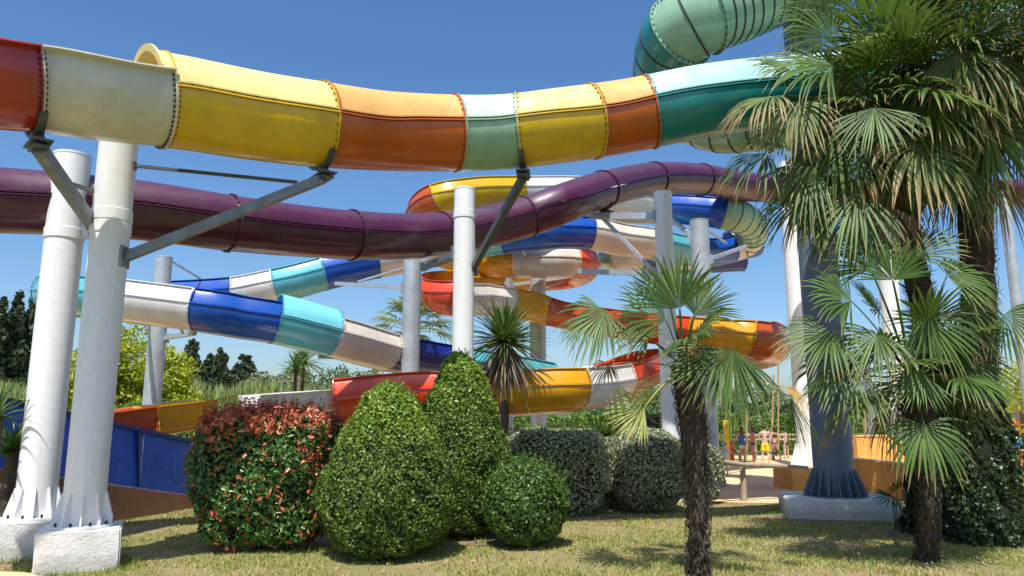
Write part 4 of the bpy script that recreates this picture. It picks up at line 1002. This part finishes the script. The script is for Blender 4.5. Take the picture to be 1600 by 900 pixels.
fan_palm('fan_palm', 'short fan palm in the middle foreground, in front of the bathers and variegated ball', bp, cr, mids, [.125, .12, .14, .19, .16], H, 3, .72, 51, el=(80, 25), pet=(.4, .75), nboots=420, bl=.12)
# right small palm
bp = G(1446, 878); dm = depth_of(bp); cr = W(1425, 590, dm+.25)
mids = [W(1450, 800, dm), W(1446, 720, dm+.1), W(1432, 650, dm+.2)]
H = [
 (1395, 438, -.2, 1392, 370, -.1, .75, .75, L_frondb, 85, .05),
 (1330, 470, -.3, 1260, 440, -.3, .9, .5, L_frond, 90, .25),
 (1480, 430, -.2, 1530, 430, -.2, .9, .5, L_frond, 90, .35),
 (1300, 520, -.4, 1230, 540, -.5, 1.0, .5, L_frond, 90, .3),
 (1500, 470, -.3, 1535, 500, -.4, .85, .5, L_frond, 90, .5),
 (1330, 560, -.4, 1260, 610, -.6, 1.0, .6, L_frond, 80, .3),
 (1438, 578, -.75, 1408, 650, -1.0, .72, .9, L_frondb, 62, .0),
 (1370, 520, -.5, 1330, 560, -.6, .9, .5, L_frond, 90, .3),
 (1400, 640, -.1, 1385, 700, -.2, .7, .5, L_frondd, 60, .7, 'dead_frond'),
 (1500, 560, -.3, 1570, 590, -.5, 1.0, .5, L_frond, 85, .35),
 (1570, 490, -.4, 1600, 520, -.5, .8, .5, L_frond, 85, .5),
 (1430, 400, .2, 1470, 360, .3, .9, .5, L_frond, 90, .2),
 (1360, 420, .2, 1330, 370, .3, .9, .5, L_frond, 90, .2),
 (1450, 500, -.6, 1480, 540, -.8, .85, .6, L_frond, 80, .3),
]
fan_palm('fan_palm', 'right foreground fan palm with slim rough trunk, in front of the ivy-clad one', bp, cr, mids, [.15, .13, .145, .21, .18], H, 16, .88, 52, el=(80, -35), pet=(.6, 1.2), nboots=520, bl=.13)
# two big palms
bp = G(1530, 846); dm = depth_of(bp); cr = W(1512, 95, dm-.1)
mids = [W(1533, 700, dm+.1), W(1530, 500, dm+.1), W(1522, 300, dm+.0)]
H = [
 (1530, 48, -.9, 1600, -40, -.8, 1.2, .7, L_frondb, 60, .05),
 (1495, 75, -1.1, 1500, 190, -1.4, 1.1, .6, L_strawf, 60, .6),
 (1545, 85, -1.0, 1600, 110, -1.3, 1.0, .5, L_strawf, 60, .5),
 (1543, 196, -1.0, 1575, 270, -1.2, 1.25, .8, L_frond, 95, .25),
 (1470, 120, -1.0, 1440, 220, -1.2, 1.2, .6, L_frond, 60, .6),
 (1590, 150, -.8, 1640, 230, -1, 1.2, .6, L_frond, 80, .6),
 (1500, 260, -.8, 1500, 350, -.9, 1.1, .6, L_frond, 55, .5),
 (1560, 280, -.5, 1565, 380, -.6, 1.0, .6, L_frondd, 50, .5, 'dead_frond'),
 (1420, 20, -.6, 1380, -40, -.6, 1.1, .6, L_frond, 90, .2),
]
pbig = fan_palm('fan_palm', 'tall fan palm at the right edge whose lower trunk is wrapped in dark ivy', bp, cr, mids, [.34, .31, .28, .27, .26], H, 60, 1.12, 53, el=(86, -40), pet=(.7, 1.45), nboots=600, skirt=10, rdroop=(.12, .42))
bp = G(1478, 838); dm = depth_of(bp); cr = W(1392, 185, dm-.7)
mids = [W(1470, 700, dm+.1), W(1450, 520, dm-.1), W(1412, 340, dm-.4)]
H = [
 (1388, 62, -.7, 1388, -20, -.6, .95, .92, L_frondb, 95, .03),
 (1300, 101, -.9, 1190, 105, -1.1, 1.45, .5, L_frond, 65, .3),
 (1240, 200, -1.0, 1160, 215, -1.1, 1.1, .45, L_frond, 60, .4),
 (1300, 60, -.4, 1240, 10, -.3, 1.1, .5, L_frond, 85, .25),
 (1208, 150, -1.2, 1150, 172, -1.4, 1.05, .3, L_strawf, 75, .5),
 (1245, 158, -1.2, 1240, 230, -1.5, .95, .55, L_strawf, 80, .5),
 (1366, 168, -1.3, 1362, 240, -1.7, 1.0, .75, L_frond, 75, .15),
 (1275, 262, -.9, 1180, 330, -1.2, 1.25, .55, L_frond, 60, .45),
 (1198, 240, -.9, 1140, 275, -1.1, 1.0, .4, L_frond, 65, .5),
 (1340, 300, -1.0, 1280, 370, -1.3, 1.3, .6, L_frond, 80, .4),
 (1420, 240, -1.1, 1440, 300, -1.3, 1.0, .75, L_frondb, 70, .3),
 (1460, 30, -.5, 1500, -30, -.5, 1.1, .6, L_frond, 85, .2),
 (1340, 20, .2, 1310, -40, .2, 1.1, .6, L_frond, 90, .2),
 (1310, 210, -.8, 1290, 290, -1.0, 1.1, .5, L_frond, 70, .6),
 (1390, 320, -.9, 1380, 400, -1.1, 1.0, .6, L_frondd, 60, .5, 'dead_frond'),
 (1262, 300, -.6, 1215, 370, -.8, 1.15, .5, L_frond, 62, .4),
 (1330, 330, -.5, 1300, 410, -.7, 1.1, .6, L_frond, 70, .35),
 (1235, 110, -.3, 1170, 90, -.3, 1.0, .4, L_frond, 80, .3),
 (1290, 15, -.3, 1240, -30, -.3, 1.0, .6, L_frond, 90, .2),
]
fan_palm('fan_palm', 'tall leaning fan palm with the large bright upright frond, left of the right edge palm', bp, cr, mids, [.26, .24, .23, .22, .22], H, 58, 1.12, 54, el=(84, -38), pet=(.7, 1.55), nboots=500, skirt=8, rdroop=(.12, .42))
# ivy round the right trunk
bp = G(1528, 848)
shrub('ivy_mass', 'dark ivy thicket wrapped round the right edge palm trunk', 'ivy', (bp.x, bp.y+.02, 0), [(.02, 1.05), (.5, 1.08), (1.2, .98), (2.0, .92), (2.8, .82), (3.4, .68), (3.8, .5), (3.9, .3)], .74, .7, 2, 19000, .085, L_ivy, 61, lump=.09, aspect=.8, corek=.85)
bp = G(1474, 838)
shrub('ivy_mass', 'dark ivy round the trunk of the leaning palm, just right of the slim foreground trunk', 'ivy', (bp.x, bp.y+.05, 0), [(.02, 1.1), (.5, 1.05), (1.5, .9), (2.3, .7), (2.9, .6), (3.0, .4)], .56, .5, 2, 9000, .085, L_ivy, 64, lump=.09, aspect=.8, corek=.85)
c = at_base(1570, 835, .3)
shrub('low_dark_shrub', 'low dark shrub at the foot of the right edge palm', 'shrub', (c.x, c.y, 0), ball_prof(.8), .8, .5, 2, 3500, .08, L_ivy, 62, lump=.12)
def ground_fan(px, py, fans, label):
    b_ = G(px, py); e = empty('palm_seedling', (b_.x, b_.y, 0), label, 'plant'); r = random.Random(int(px))
    for hx, hy, tx, ty, L_, k in fans:
        dd_ = depth_of(b_); hub = W(hx, hy, dd_); A_ = W(tx, ty, dd_-.3)-hub; me = fan_mesh(Vector((b_.x, b_.y, .02)), hub, A_, Vector((0, 0, 1-k))+TOCAM(hub)*k, L_, 80, 26, .15, r.randrange(9999), .1, .012); me.materials.append(L_frond)
        link('frond', me, None, e)
ground_fan(1560, 850, [(1545, 770, 1550, 720, .75, .7), (1570, 790, 1610, 830, .8, .6), (1540, 790, 1545, 830, .6, .6)], 'young fan palm leaves at the foot of the right edge palm')
ground_fan(1400, 832, [(1395, 775, 1360, 785, .6, .5), (1410, 780, 1440, 760, .5, .5), (1402, 765, 1395, 735, .45, .6)], 'young fan palm leaves left of the right foreground trunk')
# leaning dark shrub right edge
c = at_base(1592, 790, .3)
shrub('broadleaf_shrub', 'open dark broadleaf shrub at the right edge in front of the ochre wall', 'shrub', (c.x, c.y, .55), ball_prof(1.3), .6, .5, 2, 500, .17, L_ivy, 63, lump=.2, corek=.12, aspect=.5, jitter=2)

# ------------------------------------------------------------------ distant trees
def tree(name, label, px, pyb, d, h, blobs, mat, n, size, trunk=.18, group=None, limbs=5, seed=0, cat='tree', hang=0, aspect=.6, jit=1.2, tmat=None):
    """blobs: (dx, dz, rx, rz[, dy]) in metres round the trunk foot"""
    b_ = W(px, pyb, d); b_ = Vector((b_.x, b_.y, 0)); e = empty(name, b_, label, cat, group); g = np.random.default_rng(seed); r = random.Random(seed)
    mb = MB(); top = max(z+rz*.2 for _, z, _, rz, *_ in blobs)
    mb.tube([b_+Vector((r.uniform(-.1, .1)*k, r.uniform(-.1, .1)*k, top*k/5)) for k in range(6)], [trunk*(1-.15*k) for k in range(6)], 8)
    for k in range(limbs):
        z0 = top*r.uniform(.25, .6); bl = blobs[k % len(blobs)]; q = b_+Vector((bl[0], (bl[4] if len(bl) > 4 else 0), bl[1])); p_ = b_+Vector((0, 0, z0)); mb.tube([p_, p_.lerp(q, .5)+Vector((0, 0, .2)), q], [trunk*.5, trunk*.3, trunk*.08], 6)
    mb.put('trunk', tmat or M_bark, e, 60)
    vol = np.array([bl[2]**2*bl[3] for bl in blobs])**.8; vol /= vol.sum(); Ps = []; Ns = []
    for bl, v in zip(blobs, vol):
        m = max(20, int(n*v)); D = g.normal(size=(m, 3)); D /= np.linalg.norm(D, axis=1, keepdims=True)
        # sub-clumps so that the outline is uneven
        nc = 26; C = g.normal(size=(nc, 3)); C /= np.linalg.norm(C, axis=1, keepdims=True); C *= (.55+.45*g.random((nc, 1)))
        idx = g.integers(0, nc, m); rad = .38*(g.random((m, 1))**.4)
        Q = C[idx]+D*rad; Q = Q*np.array([bl[2], bl[2]*.85, bl[3]])+np.array([b_.x+bl[0], b_.y+(bl[4] if len(bl) > 4 else 0), bl[1]])
        Ps.append(Q); Ns.append(D*.7+C[idx])
    P = np.concatenate(Ps); N = np.concatenate(Ns); N /= np.linalg.norm(N, axis=1, keepdims=True)
    me = leaves_mesh('crown', P, N, size, aspect, seed+1, jit, hang=hang); link('crown', me, mat, e, 'stuff')
    return e
def zat(px, py, d): return W(px, py, d).z
def cypress(px, ptop, d, wpx, label, seed, mat=L_cyp, n=5200, group='dark conifers beyond the park'):
    h = zat(px, ptop, d); wd = wpx*d/F/2; bl = []
    r = random.Random(seed)
    for k in range(8):
        u = k/7; bl.append((r.uniform(-.25, .25)*wd, h*(.12+.80*u), wd*(1.05-.75*u**1.6)*r.uniform(.85, 1.15), h*.13))
    return tree('conifer', label, px, 600, d, h, bl, mat, n*3, .34*d/45, .25, group, 0, seed)
cypress(-14, 470, 46, 84, 'dark conifer cut off by the left edge', 71)
cypress(12, 466, 47, 62, 'leftmost fully visible dark pointed conifer', 72)
cypress(40, 470, 48, 62, 'dark conifer second from the left, right at the near column', 73)
cypress(72, 490, 50, 76, 'dark conifer hidden partly behind the left near column', 74)
cypress(300, 538, 62, 56, 'dark conifer right next to the lime green tree', 75, n=3500)
cypress(342, 553, 64, 58, 'dark pointed conifer in the middle of the far group', 76, n=3500)
cypress(388, 562, 66, 74, 'broad dark conifer at the right end of the far group', 77, n=3500)
cypress(320, 560, 66, 50, 'dark conifer behind and between the far group', 78, n=2500)
h = zat(190, 505, 33)
tree('lime_tree', 'bright yellow-green tree behind the near white columns', 192, 600, 33, h, [(-1.2, h*.62, 1.6, 1.3), (.6, h*.78, 1.7, 1.2), (1.9, h*.62, 1.3, 1.2), (-.2, h*.5, 1.7, 1.2), (2.4, h*.45, 1.0, .9), (-2.0, h*.42, 1.1, .9), (1.0, h*.42, 1.2, .8)], L_lime, 17000, .17, .16, None, 9, 81)
h = zat(432, 570, 60)
tree('pale_tree', 'pale cream-flowering tree right of the dark conifers', 425, 600, 58, h, [(0, h*.7, 2.0, 1.3), (-1.2, h*.45, 1.6, 1.2), (1.3, h*.5, 1.6, 1.2)], L_pale, 5000, .28, .2, None, 4, 82)
for i, (px, pt, d, wpx, mt, lb) in enumerate(((470, 572, 70, 60, L_mid, 'grey-green tree behind the two slim cordylines'), (520, 568, 74, 70, L_mid, 'rounded grey-green tree left of the middle of the far tree line'), (575, 569, 72, 66, L_mid, 'grey-green tree at the right end of the left tree line'), (445, 592, 52, 60, L_mid, 'low bushy tree in front of the pale tree'),
        (500, 595, 54, 70, L_mid, 'low grey-green bush behind the slide exit'), (560, 596, 56, 80, L_mid, 'low grey-green bush right of the slide exit'),
        (1120, 600, 62, 70, L_mid, 'tree above the hedge behind the woman in the blue top'), (1165, 596, 66, 80, L_mid, 'wide tree above the hedge behind the leaning pole'), (1215, 604, 64, 60, L_mid, 'tree above the hedge left of the white column foot'), (1340, 600, 70, 110, L_mid, 'broad tree between the dark blue and the right white column'), (1020, 600, 58, 70, L_mid, 'tree behind the yellowing frond'), (1300, 610, 66, 60, L_mid, 'tree hidden behind the dark blue column'),
        (940, 612, 52, 90, L_hedge, 'bright shrub-like tree above the bright green clump'), (1590, 540, 60, 120, L_lime, 'yellow-green tree at the right edge behind the palms'), (1450, 590, 64, 110, L_mid, 'tree behind the right palm trunks'))):
    h = zat(px, pt, d); wd = wpx*d/F/2
    tree('distant_tree', lb, px, 600, d, h, [(0, h*.66, wd, h*.3), (-wd*.5, h*.45, wd*.7, h*.25), (wd*.5, h*.5, wd*.7, h*.25), (0, h*.28, wd*.9, h*.22)], mt, 4200, .22*d/50, .22, 'trees beyond the park', 3, 90+i)
# reeds and hedges
def band(name, label, cat, p0, p1, h, th, mat, n, size, seed, hang=0, aspect=.5, kind=None, coreh=.9):
    a, b = Vector(p0), Vector(p1); t = (b-a).normalized(); nn = Vector((-t.y, t.x, 0)); L = (b-a).length; g = np.random.default_rng(seed)
    e = empty(name, a, label, cat); u = g.random(n)*L; face = g.random(n); v = np.where(face < .62, -th/2-.08*g.random(n)*th, (g.random(n)-.5)*th); z = np.where(face < .62, g.random(n)*h, h*(1-.04*g.random(n)))
    hv = 1+.05*np.sin(u*1.1)+.04*np.sin(u*2.7+1)+.03*np.sin(u*6.1)
    P = np.array(a)+np.outer(u, np.array(t))+np.outer(v+.08*np.sin(u*3+z*4), np.array(nn)); P[:, 2] = z*hv
    N = np.where((face < .62)[:, None], -np.array(nn)[None, :], np.array([[0, 0, 1.0]]))
    link('leaves', leaves_mesh('leaves', P, N, size, aspect, seed, .8, hang=hang), mat, e, 'stuff')
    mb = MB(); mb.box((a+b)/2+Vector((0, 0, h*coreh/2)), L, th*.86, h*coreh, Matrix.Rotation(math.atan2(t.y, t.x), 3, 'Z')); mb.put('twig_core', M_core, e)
    return e
def GX(px, y): return Vector((ray(px, 640).x/ray(px, 640).y*y, y, 0))
band('clipped_hedge', 'long clipped green hedge behind the pool fence, right half', 'hedge', GX(780, 46), GX(1460, 46), zat(1000, 648, 46), 1.5, L_hedge, 26000, .22, 101)
band('clipped_hedge', 'green hedge behind the blue panels and the run-out trough on the left', 'hedge', GX(-60, 30), GX(640, 34), zat(300, 634, 31), 1.2, L_hedge, 20000, .17, 102)
def reeds(n, p0, p1, h, seed, dep=3):
    g = np.random.default_rng(seed); a, b = np.array(p0), np.array(p1); u = g.random(n); P = a+np.outer(u, b-a); P[:, 1] += g.random(n)*dep; hh = h*(.7+.4*g.random(n))+.18*np.sin(P[:, 0]*1.3); z0 = hh*(.1+.6*g.random(n)); l = .5+.6*g.random(n)
    a_ = g.random(n)*2*PI; w_ = .05; lean = (g.random((n, 2))-.5)*.5; z0 = np.minimum(z0, hh-l*.9); z0 = hh - l*(.9+1.8*g.random(n)**1.5)
    z0 = np.maximum(z0, 0)
    V = np.zeros((n, 3, 3)); V[:, 0] = np.c_[P[:, 0]-w_*np.cos(a_), P[:, 1]-w_*np.sin(a_), z0]; V[:, 1] = np.c_[P[:, 0]+w_*np.cos(a_), P[:, 1]+w_*np.sin(a_), z0]; V[:, 2] = np.c_[P[:, 0]+lean[:, 0], P[:, 1]+lean[:, 1], z0+l]
    return np_mesh('reed_bed', V.reshape(-1, 3), np.arange(3*n).reshape(-1, 3))
rb = link('reed_bed', reeds(30000, GX(-80, 38), GX(650, 40), zat(300, 603, 40), 5), L_reed, None, 'stuff')
for i, (x, yc, h_) in enumerate(((462, 580, .9), (474, 568, .9))):
    cordyline(x, 690, yc, 1.15, 60, ('left' if i == 0 else 'right, taller') + ' of the two slim cordylines far behind the slide exit', nd=0, wd=.09, trunk=.09, d=36+i)
# distant feather palm behind the grey column
def far_palm(px, pyc, d, L, label, n=26, seed=5):
    b_ = W(px, pyc, d); e = empty('date_palm', (b_.x, b_.y, 0), label, 'palm tree'); r = random.Random(seed)
    mb, fine, rad = trunk_mesh([Vector((b_.x, b_.y, 0)), Vector((b_.x+.05, b_.y, b_.z*.5)), b_], [.28, .25, .3], 3); mb.put('trunk', M_palmbark, e, 60)
    for k in range(n):
        az = k*2.39996; ele = math.radians(78-100*(k/n)+r.uniform(-6, 6)); lp = L*.5; d3 = Vector((math.cos(az)*math.cos(ele), math.sin(az)*math.cos(ele), math.sin(ele))); hub = b_+d3*lp
        ea = ele-.3; A_ = Vector((math.cos(az)*math.cos(ea), math.sin(az)*math.cos(ea), math.sin(ea))); N_ = Vector((-math.cos(az)*math.sin(ea)+.2, -math.sin(az)*math.sin(ea), math.cos(ea)))
        me = fan_mesh(b_, hub, A_, N_, L*.62, 85, 22, .35, r.randrange(9999), .1, .03); me.materials.append(L_far); link('frond', me, None, e)
L_far = leaf_mat('far_palm_leaflet', pal((.10, .15, .04), (.18, .23, .06), (.26, .29, .10)), .4, .3)
far_palm(645, 520, 34, 2.15, 'fan palm in the distance behind the grey galvanised column')
# low hills on the horizon
mb = MB(); N_ = 60; rings = [[], [], []]
for k in range(N_+1):
    x = -500+1000*k/N_; hgt = 9+5*math.sin(k*.31)+3*math.sin(k*.83+1)
    rings[0].append(Vector((x, 380, -1))); rings[1].append(Vector((x, 420, hgt))); rings[2].append(Vector((x, 520, hgt*.9)))
mb.quadstrip(rings, False); tag(mb.put('hills', simple('wooded_hill', (.06, .09, .045), .95, 0, .12, .4), None, 60), kind='structure')

# ------------------------------------------------------------------ bathers
def skin_obj(name, verts, edges, radii, mat, parent, root=0, sub=2):
    me = bpy.data.meshes.new(name); me.from_pydata(verts, edges, []); me.update(); o = link(name, me, mat, parent)
    md = o.modifiers.new('skin', 'SKIN'); md.use_smooth_shade = True; md.branch_smoothing = .6
    if not me.skin_vertices: 
        me.attributes  # layer is created with the modifier below
    sv = me.skin_vertices[0].data if me.skin_vertices else None
    if sv is None:
        bm_ = bmesh.new(); bm_.from_mesh(me); bm_.verts.layers.skin.verify(); bm_.to_mesh(me); bm_.free(); sv = me.skin_vertices[0].data
    for i, r_ in enumerate(radii):
        sv[i].radius = (r_, r_) if not isinstance(r_, tuple) else r_; sv[i].use_root = (i == root)
    m2 = o.modifiers.new('sub', 'SUBSURF'); m2.levels = sub; m2.render_levels = sub
    return o
_skin = {}
def skinmat(c):
    return simple('bather_skin_%d' % int(c[0]*100), c, .55, 0, 8, .08)  # skin tone chosen per bather
def person(label, px, pyf, hm, face=PI, skin=(.5, .27, .17), hair=(.03, .018, .012), hairlen=0, top=None, bottom=None, arms=None, legs=None, lean=0, hat=None, group='bathers by the pool'):
    """face: heading in radians (0 = away from the camera, PI = towards it). arms: two lists of (x, y, z) elbow and hand offsets in body units"""
    f = G(px, pyf); e = empty('person', (f.x, f.y, 0), label, 'person', group); s = hm/1.75; ca, sa = math.cos(face), math.sin(face)
    def T_(x, y, z): x, y, z = x*s, y*s, z*s; return (f.x+x*ca-y*sa, f.y+x*sa+y*ca, z)
    arms = arms or [[(-.27, -.02, 1.13), (-.29, .06, .86)], [(.27, -.02, 1.13), (.29, .06, .86)]]
    legs = legs or [[(-.10, .02, .50), (-.11, -.02, .08)], [(.10, .02, .50), (.11, -.02, .08)]]
    V = []; E = []; R = []
    def add(p, r_, par=None):
        V.append(T_(*p)); R.append(r_*s if not isinstance(r_, tuple) else (r_[0]*s, r_[1]*s)); i = len(V)-1
        if par is not None: E.append((par, i))
        return i
    pel = add((0, 0, .93), .135); ab = add((0, 0, 1.08), .12, pel); ch = add((0, lean*.5, 1.28), .145, ab); nb = add((0, lean, 1.45), .07, ch); nk = add((0, lean+.01, 1.52), .055, nb)
    hd = add((0, lean+.02, 1.60), .082, nk); hd2 = add((0, lean+.015, 1.68), .088, hd)
    add((0, lean+.01, 1.735), .05, hd2); add((0, lean+.115, 1.62), .014, hd)       # crown of the head, nose
    for sg_, (el_, ha_) in zip((-1, 1), arms):
        sh = add((sg_*.175, lean*.8, 1.41), .062, nb); elb = add(el_, .042, sh); hv = Vector(ha_); ev = Vector(el_); wr = add(tuple(ha_), .027, elb); dv = (hv-ev).normalized()
        palm = add(tuple(hv+dv*.06), (.036, .02), wr); sdv = dv.cross(Vector((0, 1, 0))); sdv = sdv.normalized() if sdv.length > .1 else Vector((1, 0, 0))
        for q in range(4):
            b_ = hv+dv*.09+sdv*(q-1.5)*.02; k1 = add(tuple(b_+dv*.03), .009, palm); add(tuple(b_+dv*(.065+.012*(q in (1, 2)))-Vector((0, 0, .004))), .007, k1)
        k1 = add(tuple(hv+dv*.05+sdv*sg_*.045), .010, palm); add(tuple(hv+dv*.09+sdv*sg_*.055), .008, k1)
    for sg_, (kn, an) in zip((-1, 1), legs):
        hp_ = add((sg_*.09, 0, .86), .098, pel); th = add((sg_*.095, .01, .70), .088, hp_); k1 = add(kn, .056, th); cf = add(((kn[0]+an[0])/2, (kn[1]+an[1])/2-.02, (kn[2]+an[2])/2+.06), .058, k1)
        a1 = add(an, .036, cf); add((an[0], an[1]+.06, .035), .036, a1); add((an[0], an[1]+.15, .025), .026, len(V)-1)
    sk = skinmat(skin); skin_obj('body', V, E, R, sk, e)
    # hair
    mb = MB(); c0 = Vector(T_(0, lean+.005, 1.665)); rings = []
    hv_ = [(1.785, .02), (1.77, .07), (1.74, .098), (1.69, .112), (1.64, .108)] + ([(1.60-.05*k, .10-.006*k) for k in range(int(hairlen*20)+1)] if hairlen else [(1.60, .085)])
    for z_, r_ in hv_: rings.append([Vector(T_(math.cos(2*PI*k/14)*r_*.92, lean-.022-max(0, 1.6-z_)*.15+math.sin(2*PI*k/14)*r_*(1.0 if z_ > 1.68 else .72), z_)) for k in range(14)])
    mb.quadstrip(rings, True, True); mb.put('hair', simple('hair_%d' % int(hair[0]*1000), hair, .6, 0, 20, .4), e, 60)
    for sg_ in (-1, 1):
        mb = MB(); p0 = Vector(T_(sg_*.034, lean+.098, 1.655)); mb.lathe(p0, [(-.012*s, .003*s), (0, .012*s), (.012*s, .003*s)], 8); mb.put('eye', M_bolt, e)
    mb = MB(); mb.beam(T_(-.026, lean+.094, 1.585), T_(.026, lean+.094, 1.585), .012*s); mb.put('mouth', simple('lips', (.35, .1, .08), .5), e)
    if top:
        zt, zb, mt = top; k = [(0, 0, zb), (0, lean*.3, (zb+1.28)/2), (0, lean*.5, 1.28), (0, lean*.8, 1.41)]; V = [T_(*q) for q in k]+[T_(-.14, lean*.8, 1.43), T_(.14, lean*.8, 1.43)]
        skin_obj('top', V, [(0, 1), (1, 2), (2, 3), (3, 4), (3, 5)], [.15*s, .14*s, .158*s, .10*s, .06*s, .06*s], mt, e)
    if bottom:
        lg, mt, wd = bottom; V = [T_(0, 0, 1.02), T_(0, 0, .93)]; E = [(0, 1)]; R = [.135*s, .15*s]
        for sg_, (kn, an) in zip((-1, 1), legs):
            b_ = len(V); V += [T_(sg_*.095, 0, .85), T_(sg_*.10+(kn[0]-sg_*.1)*lg*.5, kn[1]*.6, .86-lg)]; E += [(1, b_), (b_, b_+1)]; R += [.11*s, wd*s]
        skin_obj('swimwear', V, E, R, mt, e, 1)
    if hat:
        mb = MB(); rings = [[Vector(T_(math.cos(2*PI*k/16)*r_, lean+math.sin(2*PI*k/16)*r_, z_)) for k in range(16)] for z_, r_ in ((1.63, .20), (1.66, .125), (1.75, .115), (1.80, .06), (1.81, .01))]
        mb.quadstrip(rings, True, True); mb.put('sun_hat', hat, e, 40)
    return e
C_blue = simple('blue_jersey', (.03, .13, .38), .8, 0, 9, .2); C_wht = simple('white_swimwear', (.7, .68, .64), .7); C_yel = simple('yellow_shorts', (.75, .58, .02), .7, 0, 6, .12)
C_blk = simple('black_swimwear', (.02, .02, .03), .7); C_lbl = simple('pale_blue_shirt', (.35, .5, .72), .8); C_hat = simple('pale_hat', (.6, .65, .65), .8); C_pink = simple('pink_swimsuit', (.6, .12, .18), .7)
PW = lambda px, py: None
person('child in a pale sun hat and pale blue shirt holding the woman\'s hand', 1134, 745, 1.28, 0.25, (.62, .40, .30), top=(1.3, .88, C_lbl), hat=C_hat, arms=[[(-.24, .04, 1.15), (-.27, .1, .95)], [(.25, .05, 1.2), (.42, .1, 1.22)]])
person('woman in a blue sleeveless top and white briefs, seen from behind, reddish hair', 1161, 729, 1.78, 0.1, (.55, .30, .19), (.12, .04, .02), .25, top=(1.3, .92, C_blue), bottom=(.03, C_wht, .09), arms=[[(-.30, 0, 1.16), (-.42, .06, .95)], [(.29, 0, 1.15), (.38, .12, .98)]])
person('dark-haired tanned woman standing between the blue top and the yellow shorts', 1178, 722, 1.80, .9, (.42, .20, .12), (.03, .015, .01), .22, top=(1.3, 1.2, C_pink), bottom=(.03, C_blk, .09))
person('bare-chested man in bright yellow shorts, seen from behind', 1197, 725, 1.86, -.15, (.62, .36, .25), (.06, .035, .02), 0, bottom=(.36, C_yel, .12), arms=[[(-.30, .1, 1.18), (-.2, .3, 1.2)], [(.32, .16, 1.3), (.30, .38, 1.42)]], legs=[[(-.12, .04, .50), (-.16, -.02, .08)], [(.12, .0, .50), (.13, -.08, .08)]])
person('woman in a dark bikini right of the leaning pole, one leg out', 1212, 719, 1.72, .5, (.55, .32, .22), (.04, .02, .015), .1, top=(1.3, 1.2, C_blk), bottom=(.02, C_blk, .09), legs=[[(-.10, .05, .50), (-.10, .0, .08)], [(.2, -.02, .52), (.34, -.06, .08)]])
person('man in short black swim trunks by the pool, hands forward', 1229, 716, 1.62, 0.05, (.60, .30, .22), (.03, .02, .015), 0, bottom=(.12, C_blk, .10), arms=[[(-.34, .05, 1.2), (-.22, .22, 1.05)], [(.34, .05, 1.2), (.22, .22, 1.05)]])
person('child in a pink swimsuit in front of the taller ochre wall', 1334, 722, 1.35, 0.0, (.5, .28, .19), (.03, .02, .015), .1, top=(1.3, 1.0, C_pink), bottom=(.03, C_pink, .1), arms=[[(-.3, .05, 1.2), (-.15, .2, 1.1)], [(.3, .05, 1.2), (.15, .2, 1.1)]])

# ------------------------------------------------------------------ small ground cover
litter(1600, 5)
_r = random.Random(4); sp = []
for o_ in (cA, cB, cN):
    x_, y_ = o_.location.x, o_.location.y; R_ = .75 if o_ is not cN else 1.45
    for k in range(46):
        a_ = _r.uniform(0, 6.28); sp.append((x_+math.cos(a_)*R_, y_+math.sin(a_)*R_, .12, 12, .14))
for k in range(170):
    y_ = _r.uniform(9, 19); sp.append((_r.uniform(-.7, .7)*y_, y_, .12, 14, .08))
for hx_, hy_ in ((300, 862), (520, 868), (740, 850), (880, 846), (1090, 885), (1440, 870), (930, 815)):
    q_ = G(hx_, hy_)
    for k in range(14): sp.append((q_.x+_r.uniform(-.7, .7), q_.y+_r.uniform(-.3, .3), .1, 14, .12))
tufts(sp, 6)
